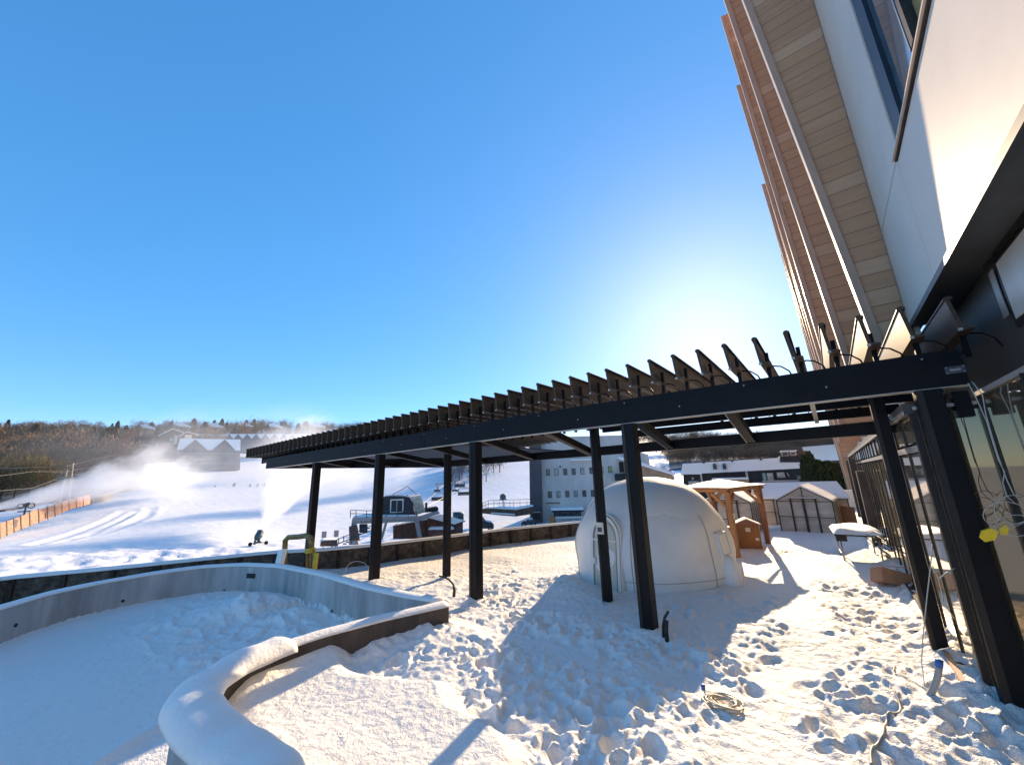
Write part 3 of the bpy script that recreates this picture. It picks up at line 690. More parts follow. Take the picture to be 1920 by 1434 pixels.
def px_poly(pts,y,dy,name,m,par,wl=True):
    f_=[aty(a,b,y) for a,b in pts]; bk=[p+np.array([0,dy,0]) for p in f_]; n=len(pts)
    return MB().add([tuple(p) for p in f_]+[tuple(p) for p in bk],[tuple(range(n)),tuple(range(2*n-1,n-1,-1))]+[(i,i+n,(i+1)%n+n,(i+1)%n) for i in range(n)]).build(name,m,par,wl=wl)
px_poly(P,6.5,.05,'tape_fold','tape',tp); px_poly([(1872,992),(1884,983),(1892,990),(1889,1004),(1876,1002)],6.55,.04,'tape_fold','tape',tp)
# ================================================================ inflatable dome
DX,DY,DR=-4.28,11.25,2.05
dg=zg(DX)
dm=thing('dome_tent','white inflated dome tent with arched door and snow melting on its shoulders','dome tent',(DX,DY,dg))
vs=[];fs=[];NA_,NZ_=96,40
def domep(a,t):                 # a azimuth, t 0..1 from ground to apex
    if t<.24: z=t/.24*.62; r=DR*(.965+.035*math.sin(min(1,z/.5)*math.pi/2))
    else:
        u=(t-.24)/.76*math.pi/2; z=.62+1.95*math.sin(u); r=DR*math.cos(u)**.94 if u<math.pi/2-1e-6 else 0
    crease=.018*math.sin(a*3+z*2.1)*math.sin(z*2.7+a)+.010*math.sin(a*7+z*4.)
    r*=1+crease*(z>.05)*(1 if t<.97 else 0)
    z+=.05*math.cos(a-1.2)*(r/DR)
    return (r*math.sin(a),r*math.cos(a),z-.08)
for j in range(NZ_+1):
    for i in range(NA_): vs.append(domep(2*math.pi*i/NA_,j/NZ_))
for j in range(NZ_):
    for i in range(NA_): fs.append((j*NA_+i,j*NA_+(i+1)%NA_,(j+1)*NA_+(i+1)%NA_,(j+1)*NA_+i))
sh=MB().add(vs,fs).build('shell','dome',dm,True)
# snow lying on the crown
vs=[];fs=[];n2_=22
for j in range(n2_+1):
    t=.50+.50*j/n2_
    for i in range(NA_):
        a=2*math.pi*i/NA_; lim=.52+.05*math.sin(a*2+.6)+.03*math.sin(a*5+1.)+.015*math.sin(a*11)
        x,y,z=domep(a,max(t,lim)); s=1+.010*min(1,(max(t,lim)-lim)*6) if t>lim else .997
        vs.append((x*s,y*s,z+(.03*min(1,(t-lim)*5) if t>lim else -.008)))
for j in range(n2_):
    for i in range(NA_): fs.append((j*NA_+i,j*NA_+(i+1)%NA_,(j+1)*NA_+(i+1)%NA_,(j+1)*NA_+i))
MB().add(vs,fs).build('snow_cover','capsnow',sh,True)
# seams
for a in (R_(172),R_(118),R_(232),R_(300),R_(20)):
    MB().tube([tuple(np.array(domep(a,t))*np.array([1.004,1.004,1.001])) for t in np.linspace(.02,.9,30)],.010,6).build('seam','domeseam',sh,True)
MB().tube([tuple(np.array(domep(a,.11))*np.array([1.004,1.004,1])) for a in np.linspace(R_(95),R_(190),24)],.007,6).build('seam','domeseam',sh,True)
# arched door, facing the camera on the left shoulder
pdoor=gp(1135,1104); ad=math.atan2(pdoor[0]-DX,pdoor[1]-DY)
dr=MB(); W_,Hs,th_=.36,1.12,.045
def arch(w,h,n=14): return [(-w,0),(-w,h)]+[(w*-math.cos(t),h+w*1.25*math.sin(t)) for t in np.linspace(0,math.pi,n)[1:-1]]+[(w,h),(w,0)]
def archstrip(w,h,tw,y0,y1):
    mb=MB(); o=arch(w,h); i_=arch(w-tw,h); n=len(o); vs=[]
    for yy in (y0,y1):
        vs+=[(x,yy,z) for x,z in o]+[(x,yy,z) for x,z in i_]
    fs=[]
    for k in range(n-1):
        fs+=[(k,k+1,n+k+1,n+k),(2*n+k,3*n+k,3*n+k+1,2*n+k+1),(k,2*n+k,2*n+k+1,k+1),(n+k,n+k+1,3*n+k+1,3*n+k)]
    return mb.add(vs,fs)
mw=Matrix.Translation((math.sin(ad)*(DR+.09),math.cos(ad)*(DR+.09),-.02))@Matrix.Rotation(-ad+math.pi,4,'Z')@Matrix.Rotation(R_(-5),4,'X')
d0=archstrip(W_+.06,Hs,.07,.0,.20).xf(mw).build('door_frame','whiteplastic',dm)
archstrip(W_+.09,Hs+.02,.03,.05,.30).xf(mw).build('door_surround','dome',dm)
d1=MB().prism(arch(W_-.03,Hs-.01),'y',.02,.05).xf(mw).build('door_panel','frosted',dm)
MB().box(-W_+.01,W_-.01,-.012,.015,1.06,1.10).xf(mw).build('door_rail','whiteplastic',d1)
archstrip(W_-.035,Hs-.03,.012,.008,.019).xf(mw).build('door_seal','domeseam',d1)
MB().box(-W_+.05,-W_+.10,-.045,.0,.52,.66).xf(mw).build('door_handle','whiteplastic',d1)
# square vent flap and rounded foot on the right side
av=R_(118)
ctr=gp(1345,1092); ab=math.atan2(ctr[0]-DX,ctr[1]-DY)
vs=[];fs=[]
for j in range(13):
    t=j/12
    for i in range(20):
        a=2*math.pi*i/20; r=.27*math.sqrt(max(0,1-((t-.35)/.67)**2)); 
        vs.append((math.sin(ab)*(DR-.03)+r*math.cos(a),math.cos(ab)*(DR-.03)+r*math.sin(a),-.10+.80*t))
for j in range(12):
    for i in range(20): fs.append((j*20+i,j*20+(i+1)%20,(j+1)*20+(i+1)%20,(j+1)*20+i))
fs.append(tuple(12*20+i for i in range(20)))
MB().add(vs,fs).build('inflated_foot','dome',dm,True)
mf=Matrix.Translation((math.sin(ab)*(DR+.0),math.cos(ab)*(DR+.0),.66))@Matrix.Rotation(-ab+math.pi,4,'Z')@Matrix.Rotation(R_(-8),4,'X')
fl_=MB().box(-.23,.23,-.01,.12,.02,.55).xf(mf).build('vent_flap','dome',dm,bevel=.03)
for A_ in ((-.19,.19,.05,.06),(-.19,.19,.50,.51)): MB().box(A_[0],A_[1],-.018,-.011,A_[2],A_[3]).xf(mf).build('flap_seam','domeseam',fl_)
for A_ in ((-.20,-.19,.05,.51),(.19,.20,.05,.51)): MB().box(A_[0],A_[1],-.018,-.011,A_[2],A_[3]).xf(mf).build('flap_seam','domeseam',fl_)

# ================================================================ cedar gazebo
p1=gp(1383,1046); p2=gp(1441,1020); e=np.array([p2[0]-p1[0],p2[1]-p1[1]]); e/=np.linalg.norm(e)
ga=math.atan2(e[1],e[0]); GZ=p1[2]
gz_=thing('cedar_gazebo','small orange cedar gazebo with a snow mound on its thin roof, behind the dome','gazebo',tuple(p1),ga)
LX=float(np.hypot(p2[0]-p1[0],p2[1]-p1[1])); LY=1.7      # local x towards right post, local +y = to the left/back
HG=float(aty(1362,917,p1[1])[2]-GZ)-.10
def gpost(x,y,m): return MB().box(x-.075,x+.075,y-.075,y+.075,-.15,HG).build('post',m,gz_,bevel=.008)
for x,y,m in ((0,0,'cedar'),(LX,0,'cedarred'),(0,LY,'cedar'),(LX,LY,'cedarred')):
    gpost(x,y,m)
    sx=1 if x==0 else -1; sy=1 if y==0 else -1
    MB().bar((x+sx*.05,y,HG-.48),(x+sx*.50,y,HG-.04),.07,.09).build('brace','cedar',gz_)
    MB().bar((x,y+sy*.05,HG-.48),(x,y+sy*.50,HG-.04),.07,.09).build('brace','cedar',gz_)
for a,b in (((-.15,0),(LX+.15,0)),((-.15,LY),(LX+.15,LY))): MB().bar((*a,HG+.05),(*b,HG+.05),.09,.10).build('beam','cedar',gz_)
for a,b in (((0,-.15),(0,LY+.15)),((LX,-.15),(LX,LY+.15))): MB().bar((*a,HG+.055),(*b,HG+.055),.08,.10).build('beam','cedar',gz_)
n=14; vs=[];fs=[]
def roofz(u,v): return HG+.12+.05*max(0,1-max(abs(u-.5),abs(v-.5))*2)
for k in (0,1):
    for j in range(n+1):
        for i in range(n+1):
            u,v=i/n,j/n; vs.append((-.2+(LX+.4)*u,-.2+(LY+.4)*v,roofz(u,v)+.035*k))
N=(n+1)**2
for j in range(n):
    for i in range(n):
        a=j*(n+1)+i; fs+=[(a,a+1,a+n+2,a+n+1),(N+a,N+a+n+1,N+a+n+2,N+a+1)]
for i in range(n):
    fs+=[(i,N+i,N+i+1,i+1),(n*(n+1)+i,n*(n+1)+i+1,N+n*(n+1)+i+1,N+n*(n+1)+i),(i*(n+1),(i+1)*(n+1),N+(i+1)*(n+1),N+i*(n+1)),(i*(n+1)+n,N+i*(n+1)+n,N+(i+1)*(n+1)+n,(i+1)*(n+1)+n)]
rf=MB().add(vs,fs).build('roof','cedarred',gz_)
vs=[];fs=[]
for j in range(n+1):
    for i in range(n+1):
        u,v=i/n,j/n; m_=max(0,1-math.hypot(u-.42,v-.4)*2.3); e_=min(1,min(u,1-u,v,1-v)*12)
        vs.append((-.2+(LX+.4)*u,-.2+(LY+.4)*v,roofz(u,v)+.034+e_*(.03+.17*m_**.8)))
for j in range(n):
    for i in range(n): a=j*(n+1)+i; fs.append((a,a+1,a+n+2,a+n+1))
MB().add(vs,fs).build('snow_cover','capsnow',rf,True)
q=aty(1370,968,p1[1]-.08)
MB().box(-.05,.05,-.085,-.077,q[2]-GZ-.09,q[2]-GZ+.09).build('notice','paper',gz_)
# cabinet with little gable top
c0=gp(1386,1028,0)
cb=thing('wooden_cabinet','orange brown wooden cabinet with small gable roof under the cedar gazebo','cabinet',tuple(c0),aim(1400)*-1+R_(6))
MB().box(0,.66,0,.62,-.05,.76).build('body','cabwood',cb,bevel=.01)
MB().box(.665,.70,-.02,.64,-.05,.80).build('corner_board','cedar',cb)
MB().prism([(-.06,.765),(.76,.765),(.76,.80),(.34,.95),(-.06,.80)],'y',-.06,.66).build('roof','redmetal',cb)
MB().prism([(-.04,.805),(.74,.805),(.34,.985)],'y',-.03,.62).build('snow_cover','capsnow',cb,bevel=.02)
MB().box(.28,.42,-.012,-.001,.55,.68).build('notice','paper',cb)
MB().box(.54,.64,-.02,-.001,.28,.36).build('latch_plate','paper',cb)
c1=gp(1362,1030,0)
cr=thing('grey_stool','dark seat with a padded black top standing between the dome and the cedar post','stool',tuple(c1),0)
MB().box(-.12,.16,0,.2,0,.62).build('leg_box','darksteel',cr); MB().box(-.2,.26,-.08,.28,.625,.70).build('seat','rubber',cr,bevel=.03)
MB().box(-.18,.2,-.06,.26,.702,.74).build('snow_cover','capsnow',cr,bevel=.015); MB().tube([(-.1,.1,.74),(-.1,.1,.92)],[.09,.07],10).build('black_knob','rubber',cr,True)
# ================================================================ greenhouses
def greenhouse(name,label,pl,pr,he,hr,depth,door=True,split=(.27,.5,.72)):
    a=np.array(pl[:2]);b=np.array(pr[:2]);W=float(np.linalg.norm(b-a)); rz=math.atan2(b[1]-a[1],b[0]-a[0])
    t=thing(name,label,'greenhouse',(a[0],a[1],pl[2]),rz,'small greenhouses on the terrace')
    z0=-.1
    MB().prism([(0,z0),(W,z0),(W,he),(W/2,hr),(0,he)],'y',.02,.05).build('front_wall','poly',t)
    MB().prism([(0,z0),(W,z0),(W,he),(W/2,hr),(0,he)],'y',depth-.05,depth-.02).build('rear_wall','poly',t)
    for x in (.0,W-.02): MB().box(x,x+.02,.06,depth-.06,z0,he).build('side_wall','poly',t)
    for s in (0,1):
        x0,x1=(-.05,W/2) if s==0 else (W+.05,W/2)
        k=(hr-he)/(W/2)
        mb=MB().prism([(x0,he-.05*k+.01),(x1,hr+.01),(x1,hr+.03),(x0,he-.05*k+.03)],'y',-.04,depth+.04); r_o=mb.build('roof_panel','poly',t)
        MB().prism([(x0,he-.05*k+.032),(x1,hr+.032),(x1,hr+.10),(x0+(.03 if s==0 else -.03),he-.05*k+.085)],'y',-.07,depth+.06).build('snow_cover','roofsnow',r_o)
    f=MB(); w=.035
    for x in (0,W): f.bar((x,0,z0),(x,0,he),w)
    f.bar((0,-.01,he),(W/2,-.01,hr),w); f.bar((W/2,-.01,hr),(W,-.01,he),w); f.bar((0,-.005,he-.02),(W,-.005,he-.02),w*.6); f.bar((0,-.004,he*.48),(W,-.004,he*.48),w*.6)
    for k in range(1,5):
        y=depth*k/5
        for x in (-.005,W+.005): f.bar((x,y,z0),(x,y,he),w*.5)
    f.bar((W/2,-.008,he),(W/2,-.008,hr),w*.7)
    f.build('frame','ghframe',t)
    if door:
        xs=[W*s for s in split]; hd=he*1.06
        d=MB(); 
        for x in (xs[0],xs[-1]): d.box(x-.03,x+.03,-.05,-.022,z0,hd)
        d.box(xs[1]-.045,xs[1]+.045,-.052,-.02,z0,hd); d.box(xs[0]-.1,xs[-1]+.06,-.07,-.02,hd,hd+.035)
        do=d.build('door_frame','ghframe',t)
        MB().box(xs[1]+.015,xs[1]+.03,-.09,-.053,he*.5,he*.72).build('handle','ghframe',do)
        MB().box(xs[0]-.1,xs[-1]+.06,-.07,-.02,hd+.036,hd+.06).build('snow_cover','capsnow',do)
    return t
def gh_h(px,py,p): q=aty(px,py,p[1]); return float(q[2]-p[2])
pl=gp(1466,995);pr=gp(1573,999)
greenhouse('greenhouse','clear panel greenhouse with closed double doors, gable end towards the camera and snow roof',pl,pr,gh_h(1456,938,pl),gh_h(1507,912,(pl+pr)/2),2.6)
pl=gp(1328,1000);pr=gp(1417,1003)
greenhouse('greenhouse','clear panel greenhouse seen through the cedar gazebo posts, lit warm from behind',pl,pr,gh_h(1322,941,pl),gh_h(1366,917,(pl+pr)/2),2.6)
pl=gp(1436,985);pl2=gp(1600,985)
# long one behind, ridge parallel to its front
t=thing('greenhouse','long snow roofed greenhouse behind the one with double doors','greenhouse',tuple(pl),math.atan2(pl2[1]-pl[1],pl2[0]-pl[0]),'small greenhouses on the terrace')
W=float(np.linalg.norm((pl2-pl)[:2])); he=gh_h(1432,936,pl); hr=gh_h(1440,908,pl+np.array([0,1.2,0]))
MB().box(0,W,0,.03,-.1,he).build('front_wall','poly',t); MB().prism([(0,-.1),(2.4,-.1),(2.4,he),(1.2,hr),(0,he)],'x',0,.03).build('side_wall','poly',t)
MB().prism([(0,-.1),(2.4,-.1),(2.4,he),(1.2,hr),(0,he)],'x',W-.03,W).build('side_wall','poly',t)
MB().prism([(-.06,he),(1.2,hr),(2.46,he),(2.46,he+.03),(1.2,hr+.03),(-.06,he+.03)],'x',-.08,W+.08).build('roof_panel','poly',t)
MB().prism([(-.08,he+.031),(1.2,hr+.031),(2.48,he+.031),(2.46,he+.09),(1.2,hr+.10),(-.05,he+.09)],'x',-.09,W+.09).build('snow_cover','roofsnow',t)
f=MB()
for k in range(8): f.bar((W*k/7,-.01,-.1),(W*k/7,-.01,he),.03)
f.bar((0,-.01,he-.02),(W,-.01,he-.02),.03); f.bar((0,-.01,he*.5),(W,-.01,he*.5),.02); f.build('frame','ghframe',t)
# cream screen panel at the far right
q=gp(1588,956); t=thing('screen_panel','cream translucent screen panel on the terrace edge beside the glazed wall','screen',tuple(q),R_(-8))
MB().box(0,1.4,0,.05,.1,1.15).build('panel','cream',t); MB().box(.0,1.4,-.02,.07,-.1,.1).build('kickboard','redmetal',t)
MB().bar((.85,-.02,-.1),(.85,-.02,1.2),.04).build('post','ghframe',t); MB().box(-.05,1.45,-.03,.08,1.155,1.2).build('snow_cover','capsnow',t)
q=gp(1583,985); t=thing('wooden_board','orange wooden board between the greenhouse and the glazed wall','board',tuple(q),R_(-20)); MB().box(0,.5,0,.04,-.05,.8).build('board','card',t); MB().box(-.02,.52,-.02,.06,.81,.84).build('top_rail','cedar',t)
# ================================================================ table with snow, box, small things
q=gp(1590,1050); t=thing('folding_table','dark folding table covered in thick snow with pale metal legs by the glazed wall','table',tuple(q),R_(4))
TH=float(aty(1580,1000,q[1])[2]-q[2]); 
MB().box(-.20,.86,-.35,1.5,TH-.02,TH+.02).build('tabletop','rubber',t,bevel=.01); MB().box(-.18,.06,-.36,-.05,TH-.16,TH-.021).build('side_box','rubber',t)
sn=MB(); n=12; vs=[];fs=[]
for k in (0,1):
    for j in range(n+1):
        for i in range(n+1):
            u,v=i/n,j/n; e_=min(1,min(u,1-u,v,1-v)*7)**.5; vs.append((-.21+1.08*u,-.37+1.88*v,TH+.021+(k*(e_*(.13+.03*math.sin(u*7+v*5))))))
N=(n+1)**2
for j in range(n):
    for i in range(n): a=j*(n+1)+i; fs+=[(a,a+n+1,a+n+2,a+1),(N+a,N+a+1,N+a+n+2,N+a+n+1)]
sn.add(vs,fs).build('snow_cover','capsnow',t,True)
for x,y in ((-.1,-.3),(-.1,.9),(.7,.9),(.7,-.3)): MB().tube([(x,y,-.15),(x+.02,y,TH-.02)],.018,8).build('leg','steel',t,True)
MB().tube([(-.1,-.3,.16),(-.1,.9,.16)],.012,6).build('brace','steel',t,True)
t2=thing('branch_bundle','bundle of dark sticks and hoses dusted with snow leaning from the table to the wall','bundle',tuple(gp(1640,1040)))
for k in range(9):
    a=atx(1610+rng.uniform(0,14),1002+k*1.2,.35+.03*k); b=atx(1668+rng.uniform(-4,6),1010+k*4.5,.72)
    m_=(a+b)/2+np.array([0,0,.10+.02*rng.rand()]); MB().tube([a,m_,b],.013,5).build('stick','rubber',t2,True,wl=True)
for k in range(3):
    a=atx(1606+k*14,997+k,.45+.05*k); mb=MB(); vs=[]
    MB().tube([a+np.array([-.12,0,.03]),a+np.array([0,0,.07]),a+np.array([.2,0,.04])],[.03,.07,.03],8).build('snow_clump','capsnow',t2,True,wl=True)
q=gp(1648,1098); t=thing('cardboard_box','tipped open cardboard box lying in the snow against the glazed wall','box',tuple(q+np.array([.26,.2,.12])),R_(24))
t.rotation_euler=(R_(-14),R_(16),R_(22))
b_=MB().box(-.28,.30,-.20,.26,-.12,.17).build('box_body','card',t); MB().add([(-.36,-.28,.17),(.26,-.21,.30),(.26,.10,.32),(-.36,.03,.19),(-.36,-.28,.178),(.26,-.21,.308),(.26,.10,.328),(-.36,.03,.198)],[(0,1,2,3),(7,6,5,4),(0,4,5,1),(1,5,6,2),(2,6,7,3),(3,7,4,0)]).build('open_flap','card',t)
MB().add([(.301,-.12,.02),(.301,.08,.02),(.301,.05,.12),(.301,-.10,.10),(.31,-.12,.02),(.31,.08,.02),(.31,.05,.12),(.31,-.10,.10)],[(0,1,2,3),(7,6,5,4)]).build('dark_slot','carddark',t)
# coil of clear hose
q=gp(1357,1322); t=thing('hose_coil','coil of pale clear hose with a blue cap lying on the trampled snow','hose',tuple(q))
z=hh(q[0],q[1])-q[2]+.05
for k in range(7):
    r=.085+.013*k; MB().tube([(r*1.25*math.cos(a)+.01*math.sin(k*3),r*math.sin(a)+.008*math.cos(k*5),z+.012*(k%3)+.012*math.sin(a*2+k)) for a in np.linspace(0,2*math.pi,32)],.0085,6).build('hose_turn','hose',t,True)
qb=gp(1320,1298); w_=qb-q; MB().tube([(-.1,.03,z),(w_[0]+.03,w_[1]-.06,z-.01),(w_[0],w_[1],z+.02)],.009,6).build('hose_end','hose',t,True)
MB().tube([(w_[0],w_[1]-.01,z+.0),(w_[0],w_[1],z+.06)],[.022,.026],10).build('blue_cap','blue',t,True)
def ground_line(pts,r,name,m,par,lift=.012,n=60):
    P=[gp(x,y)[:2] for x,y in pts]; P=smooth_line([tuple(p) for p in P],n)
    zs=[hh(a,b) for a,b in P]; zs=np.convolve(np.r_[[zs[0]]*3,zs,[zs[-1]]*3],np.ones(7)/7,'valid')
    zs=[max(a,hh(*p)-r*.2) for a,p in zip(zs,P)]; zs=np.convolve(np.r_[[zs[0]],zs,[zs[-1]]],np.ones(3)/3,'valid')
    return MB().tube([(p[0],p[1],z+lift) for p,z in zip(P,zs)],r,7).build(name,m,par,True,wl=True)
t=thing('loose_cable','thick grey white cable snaking over the snow towards the camera','cable',tuple(gp(1650,1370)))
ground_line([(1634,1434),(1632,1412),(1640,1392),(1656,1378),(1658,1350),(1664,1335),(1688,1325),(1686,1312),(1676,1296)],.0135,'cable','conduit',t)
t=thing('thin_wire','thin pale wire trailing over the snow from the hanging conduit','wire',tuple(gp(1700,1290)))
ground_line([(1742,1300),(1715,1282),(1690,1268),(1676,1260),(1678,1248)],.007,'wire','cable',t)
q=gp(1741,1303); q2=np.array([.62,7.0,.52]); qa=aty(1762,1240,6.86)
t=thing('bent_conduit','bent grey conduit stub wrapped with blue tape rising from snow by the glazed wall','pipe',tuple(q))
P=[aty(x,y,6.8) for x,y in ((1738,1312),(1746,1300),(1755,1280),(1760,1258),(1761,1243))]
MB().tube(P,.030,10).build('conduit','conduit',t,True,wl=True); MB().tube([aty(1760.5,1250,6.8),aty(1761,1236,6.8)],.034,10).build('blue_tape','blue',t,True,wl=True)
t=thing('tied_cables','pale cables tied round the slim post and dropping to the snow','cable',(.7,8.1,.6))
for P in ([(1761,1238),(1750,1228),(1762,1218),(1790,1212)],[(1748,1020),(1745,1060),(1738,1120),(1730,1200),(1728,1240),(1734,1290)],[(1757,1238),(1738,1245),(1727,1244)],[(1748,1060),(1760,1085),(1770,1130),(1790,1160)],[(1790,1065),(1772,1075),(1760,1085)]):
    MB().tube([aty(x,y,7.0) for x,y in P],.0055,6).build('cable','cable',t,True,wl=True)
t=thing('conduit_stubs','two dark cut conduit stubs sticking out of the snow by the central front post','pipe',tuple(gp(1248,1198)))
MB().tube([aty(x,y,6.75) for x,y in ((1244,1200),(1243,1175),(1246,1158),(1253,1146))],.020,8).build('stub','rubber',t,True,wl=True)
MB().tube([aty(x,y,6.72) for x,y in ((1251,1202),(1249,1182),(1250,1163))],[.035,.032,.03],8).build('stub','rubber',t,True,wl=True)
t=thing('bent_hose','black hose bending out of the snow behind the corner of the basin wall','hose',tuple(gp(851,1118)))
MB().tube([aty(x,y,6.35) for x,y in ((851,1118),(852,1106),(850,1095),(842,1086),(831,1081),(824,1080))],[.035,.03,.022,.02,.02,.02],8).build('hose','rubber',t,True,wl=True)
t=thing('arched_wire','thin arched wire poking out of the snow in front of the parapet','wire',tuple(gp(655,1068)))
MB().tube([aty(670-22*math.cos(a),1070-18*math.sin(a),6.4) for a in np.linspace(0,math.pi*.95,16)],.007,6).build('wire','cable',t,True,wl=True)
for px,py,lb in ((1440,1041,'tiny dark stick lying in the smooth snow by the gazebo'),(1726,1187,'short dark stick lying near the slim right post')):
    q=gp(px,py,.02); t=thing('stick',lb,'stick',tuple(q)); MB().tube([(-.07,.02,.01),(0,0,.03),(.08,-.03,.02)],.014,6).build('stick','rubber',t,True)
# weeds against the parapet
q=gp(977,1020,.0); t=thing('dead_weed','dead weed stalk bent against the parapet panels','plant',tuple(q))
for k in range(5): MB().tube([(0,0,-.1),(-.08+.04*k,0,.25+.05*k),(-.2+.1*k,-.05,.4+.04*k)],.010,5).build('stalk','twig2',t,True)
# yellow gas riser
yy=5.45; t=thing('gas_riser','yellow gas pipe riser bent like an upside down U between basin wall and parapet','pipe',tuple(aty(560,1060,yy)))
dd=np.linalg.norm(aty(560,1040,yy))
MB().tube([aty(x,y,yy) for x,y in ((533,1075),(534,1030),(535,1013),(541,1007),(560,1006),(574,1004),(582,1008),(584,1016),(584,1030))],.075,12).build('pipe','yellowbrown',t,True,wl=True)
for x in (576,582,588): MB().tube([aty(x,1030,yy),aty(x-2,1075,yy)],.03,8).build('riser_tube','yellowbrown',t,True,wl=True)
MB().tube([aty(582,1028,yy),aty(582,1036,yy)],.14,12).build('flange','yellow',t,wl=True)
px_poly([(589,1037),(594,1037),(590,1070),(584,1070)],yy-.12,.06,'marker_strip','yellow',t)
t=thing('snow_post','snow plastered slanting board at the end of the near parapet run','board',tuple(aty(522,1045,5.0)))
px_poly([(515,1058),(522,1031),(531,1029),(524,1058)],5.0,.12,'board','capsnow',t)
# ================================================================ buildings beyond the terrace
class Face:
    """thing whose local front plane faces the camera; f(px,py)->(u,z)"""
    def __init__(s,name,label,cat,px,py,r,group=None,yaw=0):
        loc,rz,s.f=facing(px,py,r); s.t=thing(name,label,cat,loc,rz,group); s.r=r
    def quad(s,name,m,pts,y0,y1,par=None,**k):
        P=[s.f(*p) for p in pts]; return MB().prism(P,'y',y0,y1).build(name,m,par or s.t,**k)
    def rect(s,name,m,x0,y0,x1,y1,d0,d1,par=None,**k):
        a=s.f(x0,y0);b=s.f(x1,y1); return MB().box(min(a[0],b[0]),max(a[0],b[0]),d0,d1,min(a[1],b[1]),max(a[1],b[1])).build(name,m,par or s.t,**k)
# pale building with the dark tower
F=Face('grey_building','large pale grey building with two rows of small windows and a dark corner tower','building',1060,980,72)
F.quad('wall','whitewall',[(1014,990),(1012,858),(1012,820),(1190,815),(1192,845),(1215,852),(1222,885),(1225,985)],0,14)
F.quad('tower','towergrey',[(995,985),(993,822),(1014,820),(1018,984)],-1.2,6)
F.rect('tower_recess','rubber',999,958,1014,972,-1.25,-1.19); F.rect('tower_sill','lip',1000,958,1014,959.5,-1.32,-1.2)
for (x,y,c) in [(1028,885.5,0),(1044,885,0),(1060,884.5,0),(1076,884,0),(1092,883,0),(1109,882,0),(1144,880,1),(1128,881,0)]+[(1031.5,927,0),(1047.5,926.5,0),(1064,926,0),(1080,925.5,0),(1096,925,0),(1112,924.5,0),(1128,924,0)]:
    fr=F.rect('window','darksteel',x-4.4,y-6,x+3.8,y+6,-.06,.02)
    F.rect('pane','greenpane' if c else ('palepane' if (int(x)%3==0) else 'pane'),x-3.2,y-5,x+3.2,y+5,-.075,-.061,fr)
F.rect('vent','rubber',1048.5,873.5,1052,876,-.3,0)
F.rect('red_lintel','redmetal',1024,942,1050,943.6,-.15,0)
F.rect('eaves_strip','capsnow',1070,861,1110,862.6,-.6,-.01)
F.rect('dark_bay','darkboard',1160,866,1170,885,-.1,.02); F.rect('lower_block','darkboard',1152,888,1182,900,-1.5,-.1)
F.quad('curved_roof','roofsnow',[(1156,857),(1175,861),(1200,868),(1230,878),(1258,888),(1258,891),(1225,882),(1195,873),(1170,866),(1156,861)],-2.5,4)
F.quad('roof_wing','tan',[(1170,867),(1195,874),(1225,883),(1258,892),(1258,905),(1170,905)],-2.0,3)
ca=F.rect('canopy','dkblue',1036,953,1092,956,-3.2,-.01); F.rect('snow_cover','capsnow',1034,950,1092,952.8,-3.3,-.02,ca); F.rect('shop_glass','pane',1038,956.3,1090,968,-.2,-.02)
F.rect('orange_kiosk','orange',1031.5,964.5,1040,979,-3.0,-2.2)
for k in range(13):
    x=1043.5+k*3.7; F.rect('baluster','whiteplastic',x,966.8,x+1.9,978,-3.4,-3.25)
F.rect('rail','whiteplastic',1042,965,1092,966.6,-3.45,-3.2)
# elevated deck bridge left of the tower
F=Face('deck_bridge','brown boarded bridge deck with black railing beside the dark tower','deck',950,968,66)
F.quad('side_board','brownsiding',[(903,954),(915,952),(968,955),(1000,949),(1000,963),(968,968),(940,966),(903,962)],0,3)
F.quad('snow_cover','roofsnow',[(905,953.5),(915,950),(968,953),(1000,947.5),(1000,949),(968,955.5),(915,952.5)],-.1,3.2)
F.quad('lower_snow','capsnow',[(921,960),(966,963),(965,965),(921,962)],-.5,-.01)
rl=MB()
def pb(a,b,w,dy=-.02): u,v=F.f(*a);u2,v2=F.f(*b); rl.bar((u,dy,v),(u2,dy,v2),w)
for a,b in (((903,944),(916,938)),((916,938),(1000,935.5)),((903,950),(916,944)),((916,944),(1000,941.5))): pb(a,b,.07)
for x in (905,910,916,926,936,946,956,963,975,988,997): pb((x,939 if x>914 else 943),(x,951),.06)
rl.build('railing','ghframe',F.t)
# sign post / gun on the bridge
F=Face('snow_gun','small fan snow gun on a stand above the bridge railing','snow gun',943,950,80,'snow guns')
u,v=F.f(943,931); MB().tube([(u,-.6,v),(u+.1,.7,v+.15)],[.62,.45],14).build('barrel','gunblue',F.t); MB().tube([(u,0,v-.4),(u,0,v-3)],.10,8).build('stand','darksteel',F.t)
MB().box(u-.75,u+.75,-.1,.3,v-.55,v-.4).build('cradle','darksteel',F.t)
